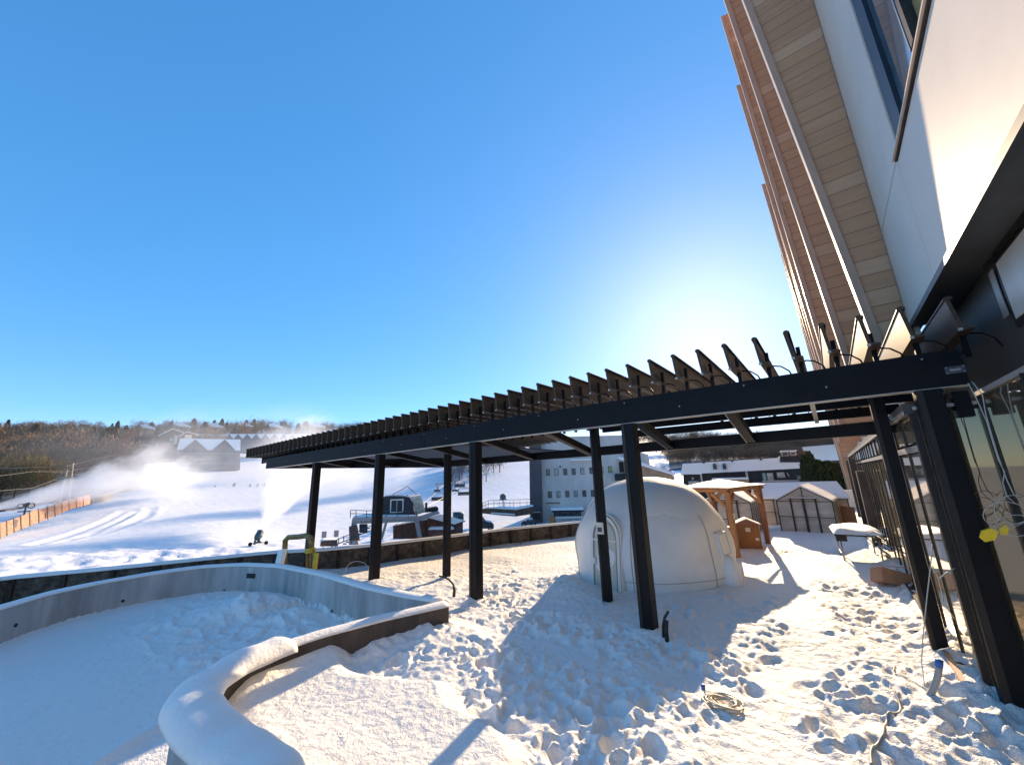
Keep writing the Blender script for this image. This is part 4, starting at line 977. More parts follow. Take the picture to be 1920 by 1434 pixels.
# long charcoal building with snow roof
F=Face('charcoal_lodge','long charcoal sided building under a snow covered roof behind the greenhouses','building',1400,920,46)
F.quad('wall','darkboard',[(1283,1000),(1281,888),(1517,876),(1519,1000)],0,8)
F.quad('recess_wall','mullion',[(1284,1000),(1283,890),(1315,888),(1316,1000)],-.06,0)
F.quad('roof','roofsnow',[(1277.6,889),(1280,869.5),(1463,858),(1514,866),(1517,877),(1316,887.5),(1315,889)],-.25,.15)
F.quad('eave','darksteel',[(1277.6,890.6),(1277.6,889.1),(1315,888.6),(1517,877.2),(1517,878.6)],-.2,.05)
F.quad('rear_parapet','towergrey',[(1283,869),(1300,866),(1380,860),(1462,855),(1462,858),(1380,864)],3,4)
up=F.quad('upper_block','brownsiding',[(1462,866),(1462,855),(1477,855),(1492,853),(1514,852),(1516,866)],-.3,4)
F.quad('base_band','darkboard',[(1462,866.5),(1462,857.5),(1516,855.5),(1516,866.5)],-.34,-.301,up)
for a,b in (((1464,846.5),(1478,855)),((1480,846),(1492,854))):
    w_=F.rect('dormer','palepane',a[0],a[1],b[0],b[1],-.5,.5,up); F.rect('snow_cover','capsnow',a[0]-1,a[1]-1.2,b[0]+1,a[1],-.6,.6,w_); F.rect('pane','navy',a[0]+2,a[1]+3,b[0]-2,b[1]-2,-.52,-.501,w_)
F.rect('chimney_block','brownsiding',1493,846,1513,855,-.4,1.2,up)
for x in (1340,1358):
    ch=F.rect('roof_vent','darksteel',x-3,872,x+4.5,879.5,-.6,-.26); F.rect('vent_cap','darksteel',x-3.5,869.5,x+3,871.2,-.65,-.3,ch)
for x,y in ((1320,867.5),(1373,864.5),(1426.5,861.5)): F.rect('roof_pipe','rubber',x-2,y-1,x+2,y+1,-.5,-.26)
for a,b,m in (((1429,887),(1451,900),'teal'),((1456,885.5),(1472,895),'palepane'),((1494,892),(1503,898),'palepane'),((1291,902),(1313,913),'palepane'),((1297,895),(1301,899),'palepane'),((1420,920),(1432,934),'tan')):
    fr=F.rect('window','darksteel',a[0]-.8,a[1]-.8,b[0]+.8,b[1]+.8,-.1,-.061 if b[0]<1316 else .0)
    F.rect('pane',m,a[0],a[1],(b[0]) if m!='teal' else a[0]+8,b[1],-.13,-.101,fr)
    if m=='teal': F.rect('pane','palepane',a[0]+8.6,a[1],b[0],b[1],-.13,-.101,fr); 
    if m=='palepane' and b[0]-a[0]>12: F.rect('glazing_bar','darksteel',(a[0]+b[0])/2-.8,a[1],(a[0]+b[0])/2+.8,b[1],-.145,-.131,fr)
F.quad('white_bar','lip',[(1475,886),(1476.5,885.6),(1480,893),(1478.5,893.4)],-.1,-.01)
F.rect('balcony_rail','lip',1429,900.6,1514,901.3,-.5,-.4)
an=F.quad('tan_annex','tan',[(1338,915),(1338,897.5),(1402.5,896),(1404,915)],-2.2,-.2); F.rect('snow_cover','capsnow',1337.5,895.8,1403,897.3,-2.3,-.3,an)
for x in (1316,1402): F.rect('downpipe','lip',x-.5,884,x+.5,915,-.2,-.11)
# brown roofed house at far right
F=Face('brown_house','brown house with a broad snow roof behind the dark cedars','house',1545,900,58)
F.quad('wall','brownsiding',[(1510,985),(1512,862),(1585,858),(1592,985)],.3,9)
F.quad('roof','roofsnow',[(1513,866),(1504,838),(1577,832),(1582,862)],-.1,.28); F.quad('eave','darksteel',[(1513,867.2),(1513,866.1),(1582,862.1),(1582,863.2)],-.1,.2)
# ---------------------------------------------------------------- houses on the hill
F=Face('dark_chalet','dark blue and brown chalet with long low gables above the snow plume','house',290,860,215)
F.quad('wall','dkblue',[(239,868),(240,825),(258,819),(300,816),(306,866)],0,8)
F.quad('wing','brownsiding',[(298,866),(297,816),(326,804.5),(350,812),(350,862)],-2,8)
for P,m in (([(237,826),(258,818),(276,819),(290,817),(305,811),(305,813),(290,819.5),(276,821),(258,820.5),(238,828)],'darksteel'),([(296,817),(324,804),(344,811),(344,813),(324,806.3),(297,818.5)],'creamtrim')): F.quad('roof_edge',m,P,-3,6)
F.quad('red_gable','redcont',[(335,860),(336,818),(350,811),(366,815),(366,850)],-3,4); F.quad('roof_edge','creamtrim',[(334,818.5),(350,810),(366,814.5),(366,816),(350,812),(335,820)],-3.6,4)
for a,b,m in (((262,832),(282,838),'palepane'),((293,830),(300,839),'palepane'),((319,821),(323,828),'palepane'),((327,817),(331,833),'creamtrim'),((346,816),(358,823),'creamtrim')): F.rect('window',m,a[0],a[1],b[0],b[1],-3.2 if a[0]>340 else (-2.2 if a[0]>310 else -.1),-1.9 if a[0]>298 else .0)
F=Face('twin_gable_lodge','grey lodge with two large gables and blue shaded snow roof above the slope','building',390,880,205)
F.quad('wall','greysiding',[(331,880),(332,838),(345,842),(366,825),(387,842),(400,842),(420,826),(437,843),(450,842),(450,880)],0,12)
F.quad('roof','roofsnow',[(331.5,843),(338,822),(451,824),(450.5,844.5),(440,844.5),(421.5,826),(399,844),(387,844),(366.5,825),(343,843)],-.6,11)
for k in (0,1):
    x0,x1,x2=((344,366.5,387) if k==0 else (399,421.5,439)); F.quad('barge_board','darksteel',[(x0-1.5,844),(x1,824.3),(x2+1.5,844),(x2-1.2,844),(x1,826.8),(x0+1.2,844)],-.9,-.61)
for y in (849.5,856,868.5): F.rect('balcony_snow','lip',332,y,447,y+.8,-1.4,-.01)
for x in (352,372,404,424,442): 
    for y in (850.5,859): F.rect('window','pane',x-3,y,x+3,y+5,-.1,.0)
F.rect('partition','darksteel',361,842,363.5,876,-.8,-.01); F.rect('partition','darksteel',417,842,419.5,876,-.8,-.01)
# row of small gables
F=Face('gable_row','row of small snow covered gables beyond the twin gabled lodge','building',460,838,280)
xs=[418,427,435,445,454,464,474,484,494,504,514,524]
F.rect('wall','greysiding',418,822,600,850,0,8)
for k,x in enumerate(range(421,600,17)): F.quad('gable','greysiding',[(x,823),(x+8.5,814),(x+17,823)],-1,4); F.quad('roof','roofsnow',[(x+8.5,813.6),(x+17.3,813.8),(x+25,813.8),(x+17,823)],-1.2,3)
F.rect('snow_band','roofsnow',365,813,420,817,-1,3)
def lodge(px,py,w,r,label):
    F=Face('hill_house',label,'house',px,py,r,'houses high on the hill')
    F.quad('wall','tan',[(px-w*.42,py+12),(px-w*.42,py-1),(px+w*.42,py+1),(px+w*.42,py+12)],0,8)
    F.quad('roof','roofsnow',[(px-w*.5,py-5),(px-w*.1,py-7),(px+w*.12,py-3.5),(px+w*.5,py+.5),(px+w*.5,py+2.4),(px,py+1.2),(px-w*.42,py-.5)],-1.5,7)
    F.rect('window','pane',px-w*.2,py+2.5,px-w*.02,py+6,-.1,.0)
lodge(277,802,28,300,'snow roofed house among bare trees just above the dark chalet')
lodge(344,799,28,330,'snow roofed house above the twin gabled lodge, left of two')
lodge(407,800,28,340,'snow roofed house above the twin gabled lodge, right of two')
lodge(462,798,26,360,'snow roofed house above the left tip of the pergola')
lodge(517,800,26,370,'small snow roofed house on the ridge, second from the pergola tip')
lodge(597,799,26,380,'small snow roofed house on the ridge furthest along above the louvres')
lodge(160,795,26,330,'pale roofed house half hidden in the brown trees on the far left')
# ================================================================ lift station
F=Face('chairlift_station','raised chairlift terminal with dark rounded hood, cream side and steel platform on splayed legs','chairlift station',750,1000,52)
F.quad('hood','hood',[(713,955),(716,937),(720,931),(735,929.5),(755,930),(768,932),(774,942),(776,955),(779,965),(742,966),(700,964)],0,4)
F.quad('hood_side','hoodpale',[(770,931.5),(789,928.5),(793,940),(798,960),(783,965),(779,962),(775,943)],.3,4.5)
wn=F.rect('window','whiteplastic',732,936,756,960,-.08,-.005); F.rect('pane','navy',734,938,743,959,-.11,-.081,wn); F.rect('pane','navy',745,938,754,959,-.11,-.081,wn)
F.quad('platform','steel',[(665,968),(712,966),(780,965),(785,968.5),(712,972),(668,974)],-2,3)
F.quad('platform_snow','roofsnow',[(665,966.8),(712,964.6),(780,963.6),(780,964.9),(712,965.9),(665,967.9)],-1.9,2.9)
F.quad('main_girder','steel',[(668,974.2),(712,972.2),(785,969),(820,958),(824,960),(788,975),(712,979),(670,980)],-1,1)
F.quad('canopy_arm','steel',[(780,967),(820,957),(822,961),(783,974)],-1.6,-.95)
for P in (([(661,972),(668,972),(673,1020),(655,1020)]),([(776,972),(784,970),(791,1006),(783,1006)]),([(722,978),(727,978),(718,1010),(713,1010)])): F.quad('leg','steel',P,-.5,.3)
rl=MB(); 
def pb(a,b,w=.07,dy=-2.05): u,v=F.f(*a);u2,v2=F.f(*b); rl.bar((u,dy,v),(u2,dy,v2),w)
pb((661,954),(780,957)); pb((661,960),(780,962))
for x in (661,671,690,705,725,745,765,780): pb((x,954.5 if x<720 else 957),(x,968 if x<720 else 966))
rl.build('railing','darksteel',F.t)
st=MB(); rl=st
for k in range(9): pb((650+k*5.2,1012-k*3.4),(656+k*5.2,1012-k*3.4),.12,-3)
pb((630,1016),(706,985),.10,-3.4); pb((630,1008),(706,977),.08,-3.4); pb((665,1012),(668,975),.10,-3.4)
for x in (634,643,652): pb((x,1015-(x-630)*.4),(x,1006-(x-630)*.4),.08,-3.4)
st.build('stairs','darksteel',F.t)
F.quad('machine_box','dkblue',[(676,981),(690,981),(690,996),(676,996)],-1.5,-.5); F.quad('cladding','brownsiding',[(657,985),(671,984),(676,1010),(658,1010)],-1.4,-.6)
F.rect('control_frame','darksteel',797,942,801,956,-.3,.1); F.quad('drive_wheel','rubber',[(786,956),(820,950),(823,953),(822,959),(790,962)],.5,2)
u,v=F.f(765,905); MB().tube([(u,2,F.f(765,932)[1]),(u,2,v-1.5)],.10,6).tube([(u,2,F.f(765,912)[1]),(F.f(736,930)[0],2,F.f(736,928)[1])],.05,5).tube([(u,2,F.f(765,912)[1]),(F.f(782,928)[0],2,F.f(782,928)[1])],.05,5).build('mast','steel',F.t)
# brown container and hut
F=Face('shipping_container','rusty brown corrugated container beside the lift terminal legs','container',760,1000,57)
F.quad('body','redcont',[(737,1010),(737,985),(800,973),(826,976),(826,1010)],0,3)
F.quad('snow_cover','roofsnow',[(736,984.5),(799,971.5),(827,974.5),(827,976.5),(800,974),(737,986)],-.1,3)
for k in range(7): F.rect('rib','brownsiding',742+k*11,982-k*1.6,743.5+k*11,1008,-.05,-.005)
F=Face('brown_hut','low brown hut with a snow covered pitched roof behind the container','hut',845,995,56)
F.quad('wall','redcont',[(800,1005),(802,972),(850,983),(868,978),(868,1005)],0,4)
F.quad('roof','roofsnow',[(801,970),(826,963),(872,975.5),(852,982.5)],-.3,.0); F.quad('eave','rubber',[(801,971.4),(801,970.1),(852,982.6),(872,975.6),(872,977),(852,984.2)],-.35,-.01)
lw=F.rect('porch','redcont',806,990,840,1005,-1.5,-.2); F.quad('snow_cover','roofsnow',[(804,990),(808,986.5),(848,986),(851,988.5),(846,990)],-1.7,-.1,lw)
F=Face('storage_tank','small dark green barrel behind the brown hut','tank',858,968,62); u,v=F.f(858,969); MB().tube([(u-.7,0,v),(u+.9,0,v)],.75,14).build('tank','gunblue',F.t,True); MB().box(u-.6,u+.7,-.3,.3,v-3,v-.6).build('stand','darksteel',F.t)
# parked cars
F=Face('parked_car','black car parked below the deck bridge with snow on its bonnet','car',914,990,60)
def carf(F,P,wheels):
    b=F.quad('body','carpaint',P[0],0,1.7,bevel=.08); F.quad('cabin_glass','pane',P[1],.08,1.6,b)
    for x,y in wheels:
        u,v=F.f(x,y); w=MB().tube([(u,-.04,v),(u,.2,v)],.36,14).build('wheel','tyre',F.t); MB().tube([(u,-.06,v),(u,-.041,v)],.2,10).build('rim','steel',w)
    F.quad('snow_cover','capsnow',P[2],.2,1.5,b)
carf(F,([(895,991),(894,980),(903,977),(921,979),(926,983),(926,991)],[(895,979.5),(896,971),(906,970.5),(913,978.2)],[(903,977),(908,976),(921,978),(920,979.4),(904,978.2)]),((919,991),(899,992)))
F=Face('parked_car','dark low car parked beside the foot of the dark tower','car',985,983,62)
carf(F,([(977,984),(977,979),(984,977),(1003,976),(1006,983)],[(985,977),(988,973.5),(998,973),(1001,976.4)],[(985,972.8),(998,972.4),(999,973.8),(986,974)]),((982,984.5),(1000,983.5)))
# chairs and the haul rope
def chair(px,py,r,lb,s=1.):
    F=Face('lift_chair',lb,'lift chair',px,py,r,'empty lift chairs hanging from the rope'); u,v=F.f(px,py)
    MB().tube([(u,0,v+2.6*s),(u,0,v+1.3*s)],.06,6).build('hanger','darksteel',F.t)
    MB().tube([(u-1.1*s,0,v),(u-1.1*s,0,v+.9*s),(u-.6*s,0,v+1.3*s),(u+.6*s,0,v+1.3*s),(u+1.1*s,0,v+.9*s),(u+1.1*s,0,v)],.05,6).build('bail','darksteel',F.t)
    MB().box(u-1.2*s,u+1.2*s,-.3,.3,v-.12,v+.05).build('seat','rubber',F.t); MB().box(u-1.15*s,u+1.15*s,.2,.3,v+.07,v+.5*s).build('backrest','darksteel',F.t)
chair(821,937,75,'empty chair hanging lowest, left of the slim far post'); chair(870,927,78,'empty chair right of the slim far post with a dark bar'); chair(862,912,90,'smaller empty chair up slope beside the thick front post')
F=Face('lift_tower','chairlift crossarm tower with two sheave trains, half hidden by the slim post','lift tower',835,950,85)
g=MB(); rl=g
for a,b,w in (((816,907),(868,907),.22),((818,907),(821,920),.2),((852,907),(852,918),.2),((835,907),(835,970),.5)): pb(a,b,w,0)
g.build('crossarm','steel',F.t)
for x in (820,854): F.rect('sheave_train','rubber',x-6,918,x+6,921,-.3,.3)
F=Face('haul_rope','thin lift rope running uphill from the terminal','rope',835,930,70)
def rope(pts,r=.03): return MB().tube([atr(*p) for p in pts],r,5)
o=rope([(786,952,52),(820,921,85),(846,893,140),(858,880,200)],.05).build('rope','wire',F.t,wl=True); rope([(800,950,52),(854,921,85),(866,893,140),(872,880,200)],.05).build('rope','wire',F.t,wl=True)
# snow guns on the slope
def fan_gun(px,py,r,lb,k=.68):
    F=Face('snow_gun',lb,'snow gun',px,py,r,'snow guns'); u,v=F.f(px,py); v=0; F.t.location.z=thz(F.t.location.x,F.t.location.y)+.02; F.t.scale=(k,k,k); F.t.location.x+=math.cos(aim(px))*u*(1-k); F.t.location.y-=math.sin(aim(px))*u*(1-k)
    MB().tube([(u-.30,-.3,v+1.35),(u-.12,.1,v+1.75),(u+.15,.6,v+2.5)],[.55,.72,.60],16).build('barrel','gunblue',F.t)
    MB().tube([(u+.13,.57,v+2.45),(u+.2,.68,v+2.65)],[.66,.64],16).build('nozzle_ring','steel',F.t)
    MB().box(u-.5,u+.5,-.3,.6,v+.45,v+.75).build('turntable','darksteel',F.t); MB().box(u-.2,u+.25,0,.3,v+.75,v+1.3).build('yoke','darksteel',F.t)
    for x in (-1.35,1.35): MB().tube([(u+x,-.2,v+.4),(u+x,.1,v+.4)],.36,12).build('wheel','tyre',F.t); MB().bar((u,0,v+.6),(u+x,0,v+.4),.14).build('axle_arm','darksteel',F.t)
    MB().box(u-.8,u-.4,-.5,.1,v+.3,v+1.1).build('control_box','gunblue',F.t)
fan_gun(485,1012,66,'dark fan snow gun on wheels spraying a plume beside the pergola end')
F=Face('snow_gun','snow gun on a short pole with a ring head, spraying from the far left','snow gun',45,965,95,'snow guns')
u,v=F.f(45,964); MB().tube([(u,0,v-1.5),(u,0,v+1.3)],.10,8).build('pole','darksteel',F.t)
for x,z_ in ((-.5,1.2),(.5,1.2)): MB().tube([(u+x+.34*math.cos(a),0,v+z_+.34*math.sin(a)) for a in np.linspace(0,6.28,14)],.07,6).build('ring','darksteel',F.t)
MB().box(u-.7,u+.6,-.1,.1,v+.35,v+.5).build('arm','darksteel',F.t); MB().tube([(u-.35,0,v+1.35),(u+.3,0,v+1.55)],.2,10).build('barrel','darksteel',F.t)
# orange net fence on the left edge
fr=[(-30,1018,86,26),(0,1008,88,27),(40,991,93,25),(90,972,99,23),(130,955,106,20),(170,944,114,17)]
fe=thing('net_fence','orange net fence climbing the left side of the ski slope','fence',tuple(atr(0,1008,88)),0,'net fences beside the piste')
Pn=[]
for i in range(len(fr)-1):
    for t in np.linspace(0,1,6,endpoint=False): Pn.append([fr[i][k]*(1-t)+fr[i+1][k]*t for k in range(4)])
Pn.append(list(fr[-1])); vs=[];fs=[]
for (x,y,r,h) in Pn:
    b=atr(x,y,r); t=atr(x-1,y-h,r); t[2]+=.12*math.sin(x*.9)
    vs+=[tuple(b),tuple(t),tuple(t+np.array([-.04,.06,0])),tuple(b+np.array([-.04,.06,0]))]
for i in range(len(Pn)-1):
    for k in range(4): fs.append((i*4+k,i*4+(k+1)%4,i*4+4+(k+1)%4,i*4+4+k))
fs+=[(0,1,2,3),tuple((len(Pn)-1)*4+k for k in (3,2,1,0))]
MB().add(vs,fs).build('net','orangefence',fe,wl=True)
for (x,y,r,h) in Pn[::2]: MB().tube([atr(x,y+2,r-.2),atr(x-1,y-h-1.5,r-.2)],.09,6).build('post','pole',fe,wl=True)
for x,y,r,w_,h in ((22,990,92,13,17),(92,969,99,7,11)):
    a=atr(x,y,r-.5);b=atr(x+w_,y-h,r-.5); F=Face('padded_mat','pale orange safety mat tied on the net fence %s'%('at the photo edge' if x<50 else 'halfway up the slope'),'mat',x,y,r-.6)
    F.rect('mat','creamtrim',x,y,x+w_,y-h,0,.25)
fe=thing('net_fence','grey brown slatted fence continuing uphill under the drifting snow','fence',tuple(atr(170,944,116)),0,'net fences beside the piste')
fr=[(171,944,116,15),(200,938,128,14),(235,928,150,12),(262,920,170,8)]; vs=[];fs=[]
for (x,y,r,h) in fr:
    b=atr(x,y,r); t=atr(x,y-h,r); vs+=[tuple(b),tuple(t),tuple(t+np.array([0,.15,0])),tuple(b+np.array([0,.15,0]))]
for i in range(3):
    for k in range(4): fs.append((i*4+k,i*4+(k+1)%4,i*4+4+(k+1)%4,i*4+4+k))
fs+=[(0,1,2,3),(15,14,13,12)]
MB().add(vs,fs).build('slats','greysiding',fe,wl=True)
# power poles and wires
def pole(px,yb,yt,dx,r,lb,arm=None):
    F=Face('utility_pole',lb,'utility pole',px,yb,r,'leaning utility poles'); a=F.f(px,yb+4);b=F.f(px+dx,yt)
    MB().tube([(a[0],0,a[1]),(b[0],0,b[1])],[.28,.20],8).build('pole','pole',F.t)
    if arm: c=F.f(arm[0],arm[1]);d=F.f(arm[2],arm[3]); MB().bar((c[0],-.1,c[1]),(d[0],-.1,d[1]),.3).build('crossarm','pole',F.t)
pole(108,945,880,17,120,'pale leaning utility pole with crossarm, lower left of the forest',(110,894,136,896))
pole(127,940,868,9,124,'darker leaning utility pole just right of the one with the crossarm')
pole(211,885,853,7,190,'thin leaning pole left of the dark chalet, the more tilted of two')
pole(226,885,848,1,190,'thin upright pole left of the dark chalet')
for k,(P) in enumerate(([(-60,900,110),(60,884,118),(122,884,122),(190,872,180)],[(-60,925,105),(60,915,115),(120,893,121),(185,882,180)],[(-60,880,120),(124,874,124),(225,850,190),(300,855,215)])):
    t=thing('overhead_wire','thin overhead wire sagging between the leaning poles','wire',tuple(atr(*P[0])),0,'overhead wires'); rope(P,.045).build('wire','wire',t,wl=True)
# sign boards near the lift
for x,y in ((607,1009),(630,1007)):
    F=Face('piste_sign','small grey sign board on a post %s'%('nearest the pergola end post' if x<620 else 'nearest the lift stairs'),'sign',x,y,58,'sign boards by the lift'); u,v=F.f(x,y); MB().box(u-.28,u+.28,-.04,.04,F.f(x,y-1)[1],F.f(x,y-13)[1]).build('board','steel',F.t); MB().tube([(u,.08,v-1.6),(u,.08,F.f(x,y-12)[1])],.05,6).build('post','darksteel',F.t)
F=Face('timber_mound','low brown timber crate half buried in snow in front of the lift','crate',612,1017,54); F.quad('crate','brownsiding',[(600,1024),(601,1015),(606,1012.5),(632,1012),(634,1024)],0,1.5); F.quad('snow_cover','capsnow',[(600,1015),(606,1011.5),(620,1011),(632,1011.5),(632,1012),(606,1013)],-.1,1.6)
# ================================================================ trees
def leaf_mesh(name,kind,seed,n):
    r=np.random.RandomState(seed)
    if kind=='conifer':
        k=n; t=r.rand(k)**.75; z=.10+.90*t; R=(.24*(1-t)+.012)*(0.75+.5*((np.floor(t*13)%2)*.6+r.rand(k)*.6)); a=r.rand(k)*6.283
        q=np.sqrt(r.rand(k)); c=np.stack([R*q*np.cos(a),R*q*np.sin(a),z-.04*q],-1)
        d=np.stack([np.cos(a),np.sin(a),-.35+.3*r.randn(k)],-1); L=.045+.03*r.rand(k); W=.018
    elif kind=='cedar':
        k=n; t=r.rand(k); z=.02+.98*t; R=.17*np.sqrt(np.clip(1-t**2.2,0,1))*(.8+.3*r.rand(k)); a=r.rand(k)*6.283; q=r.rand(k)**.4
        c=np.stack([R*q*np.cos(a),R*q*np.sin(a),z],-1); d=np.stack([np.cos(a)*.3,np.sin(a)*.3,np.ones(k)],-1)+.25*r.randn(k,3); L=.035+.02*r.rand(k); W=.015
    else:
        # bare crown from clusters of fine twigs
        nc=26; cc=np.stack([r.randn(nc)*.13,r.randn(nc)*.13,.56+.19*r.randn(nc)],-1); cc[:,2]=np.clip(cc[:,2],.30,.90)
        w=r.randint(0,nc,n); c=cc[w]+r.randn(n,3)*np.array([.075,.075,.07]); d=c-np.array([0,0,.22]); d/=np.linalg.norm(d,axis=1)[:,None]; d=d+.38*r.randn(n,3); d[:,2]+=.25; L=.05+.05*r.rand(n); W=.0055
        k=n
    d/=np.linalg.norm(d,axis=1)[:,None]; s=np.cross(d,r.randn(k,3)); s/=np.linalg.norm(s,axis=1)[:,None]
    W=np.asarray(W)*(.6+.8*r.rand(k))[:,None] if True else W
    v=np.stack([c-s*W,c+s*W,c+d*L[:,None]],1).reshape(-1,3)
    return v
def mesh_tris(name,v,m):
    me=bpy.data.meshes.new(name); n=len(v)//3; me.vertices.add(len(v)); me.vertices.foreach_set('co',v.astype(np.float32).ravel())
    me.loops.add(n*3); me.loops.foreach_set('vertex_index',np.arange(n*3,dtype=np.int32)); me.polygons.add(n)
    me.polygons.foreach_set('loop_start',np.arange(0,n*3,3,dtype=np.int32)); me.polygons.foreach_set('loop_total',np.full(n,3,np.int32)); me.update(calc_edges=True); me.materials.append(M[m]); return me
def trunk_mesh(seed,h=.62,r0=.020,limbs=7):
    r=np.random.RandomState(seed); mb=MB(); mb.tube([(0,0,-.06),(.01*r.randn(),.01*r.randn(),h*.5),(.02*r.randn(),.02*r.randn(),h)],[r0,r0*.7,r0*.2],6)
    for k in range(limbs):
        z=.18+.42*r.rand(); a=r.rand()*6.28; l=.12+.16*r.rand()
        mb.tube([(0,0,z),(l*.5*math.cos(a),l*.5*math.sin(a),z+l*.5),(l*.8*math.cos(a),l*.8*math.sin(a),z+l*1.3)],[r0*.45,r0*.3,r0*.1],4)
    me=bpy.data.meshes.new('trunk'); me.from_pydata(mb.v,[],mb.f); me.materials.append(M['bark']); return me
KIND={}
for nm,kind,m,cnt in (('bare_a','bare','twig1',1500),('bare_b','bare','twig2',1500),('bare_c','bare','twig1',1300),('gold','bare','twig3',1800),('frost','bare','twig4',700),('conifer','conifer','needle',1500),('conifer2','conifer','needle',1200),('cedar','cedar','needle2',5000)):
    sd=hash(nm)%1000 if False else sum(ord(c) for c in nm)
    KIND[nm]=(mesh_tris('crown',leaf_mesh(nm,kind,sd,cnt),m),trunk_mesh(sd,.62 if kind!='conifer' else .95,.018 if kind!='cedar' else .02,0 if kind!='bare' else 7))
def tree(nm,x,y,z,h,wd,label,group,name,rot=None):
    cr,tk=KIND[nm]; t=bpy.data.objects.new(name,None); COL.objects.link(t); t.location=(x,y,z-.3); t.scale=(h*wd,h*wd,h); t.rotation_euler=(0,0,rng.rand()*6.28 if rot is None else rot)
    tag(t,label,'tree',group)
    for n_,me in (('crown',cr),('trunk',tk)): o=bpy.data.objects.new(n_,me); COL.objects.link(o); o.parent=t
    return t
def place(px,r,h_px,nm,wd,label,group,name,dz_=0):
    p=atr(px,900,r); z=thz(p[0],p[1]); s=FP/ (r*math.cos(aim(px)-aim(960)))   # px per metre approx
    base=proj_y(p[0],p[1],z); return tree(nm,p[0],p[1],z+dz_,h_px/s,wd,label,group,name)
def proj_y(x,y,z):
    q=RM.T@(np.array([x,y,z])-CP); return CY-FP*q[1]/-q[2]
# left forest, layered from the slope edge to the ridge
LB={'bare_a':'bare brown tree in the wooded hillside','bare_b':'bare grey brown tree in the wooded hillside','bare_c':'bare brown tree in the wooded hillside','gold':'golden bare tree at the left forest edge','conifer':'dark pointed conifer on the wooded hill','conifer2':'dark pointed conifer on the wooded hill','frost':'frosted bare tree beside the upper piste'}
GR={'bare_a':'bare brown trees of the hillside','bare_b':'bare grey brown trees of the hillside','bare_c':'bare brown trees of the hillside','gold':'golden bare trees at the left forest edge','conifer':'dark conifers of the hillside','conifer2':'dark conifers of the hillside','frost':'frosted bare trees beside the upper piste'}
NMN={'bare_a':'bare_tree','bare_b':'bare_tree','bare_c':'bare_tree','gold':'bare_tree','frost':'bare_tree','conifer':'conifer_tree','conifer2':'conifer_tree'}
def auto(px,r,h,nm,wd=1.): return place(px,r,h,nm,wd,LB[nm],GR[nm],NMN[nm])
rr=np.random.RandomState(99)
bk=['bare_a','bare_b','bare_c']
for r,x0,x1,stp,h0,h1,pc in ((148,-60,95,24,70,95,0),(185,-70,225,21,70,95,.05),(225,-70,250,18,62,88,.06),(270,-70,470,17,50,74,.10),(330,-70,520,16,38,58,.10),(400,-70,620,15,26,40,.18),(470,-60,720,14,16,28,.22)):
    x=x0
    while x<x1:
        px=x+rr.uniform(-6,6); nm='conifer' if rr.rand()<pc else bk[rr.randint(3)]
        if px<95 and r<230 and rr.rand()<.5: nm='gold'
        skip=(r in (225,) and px>232) or (px>236 and px<455 and r<300 and rr.rand()<.75) or (px>232 and r<=230)
        skip=skip or any(abs(px-hx)<hw and r<hr+30 for hx,hw,hr in ((277,15,300),(344,15,330),(407,15,340),(462,14,360),(517,14,370),(597,13,380),(160,12,330)))
        if not skip: auto(px,r,rr.uniform(h0,h1),nm,rr.uniform(.85,1.2)*(1.25 if nm in bk else 1.))
        x+=stp
auto(187,205,92,'conifer',1.35).update_tag()
for px,h in ((128,22),(240,20),(302,26),(345,30),(385,26),(398,24),(410,22),(447,26),(462,28),(505,20),(515,22)): auto(px,455,h,'conifer',1.2)
# fuzzy ridge line continuing to the right
x=560
while x<790: auto(x,560,rr.uniform(14,22),'bare_b',1.3); x+=11
# wooded island beside the upper piste and right hand hill
for k in range(44):
    px=rr.uniform(838,948); r=rr.uniform(120,190); 
    if px>905 and r<150: continue
    auto(px,r,rr.uniform(30,62),'frost',rr.uniform(.7,1.))
auto(912,135,62,'frost',.8)
for k in range(14): auto(rr.uniform(1225,1262),rr.uniform(110,150),rr.uniform(14,30),'frost',.9)
for r,x0,x1,stp,h0,h1 in ((190,1262,1600,12,30,44),(225,1258,1600,11,32,46),(270,1240,1600,11,30,42),(340,1200,1600,12,26,36)):
    x=x0
    while x<x1: auto(x+rr.uniform(-4,4),r,rr.uniform(h0,h1),['bare_a','bare_b','gold'][rr.randint(3)] if False else bk[rr.randint(3)],1.2); x+=stp
for px in (1446,1453,1507): 
    t=place(px,120,34,'frost',.25,'slender pale birch trunk standing before the brown wood','slender pale birches','birch_tree')
# dark cedars beside the brown house
for i,(px,yb,yt,wd,lb) in enumerate(((1520,930,856,.8,'tall pointed dark cedar, first from the left in the hedge by the brown house'),(1533,930,850,.9,'tallest pointed cedar in the hedge by the brown house'),(1548,935,866,1.5,'broad olive cedar in the middle of the hedge'),(1566,938,868,1.6,'broad rounded cedar right of the middle of the hedge'),(1584,945,872,1.5,'cedar at the right end of the hedge beside the glazed wall'),(1592,940,890,1.3,'low cedar tucked behind the cream screen'))):
    p=atr(px,yb,42); q=atr(px,yt,42); z0=-4.; h=q[2]-z0
    tree('cedar',p[0],p[1],z0+.3,h,wd*.62,lb,None,'cedar_tree')
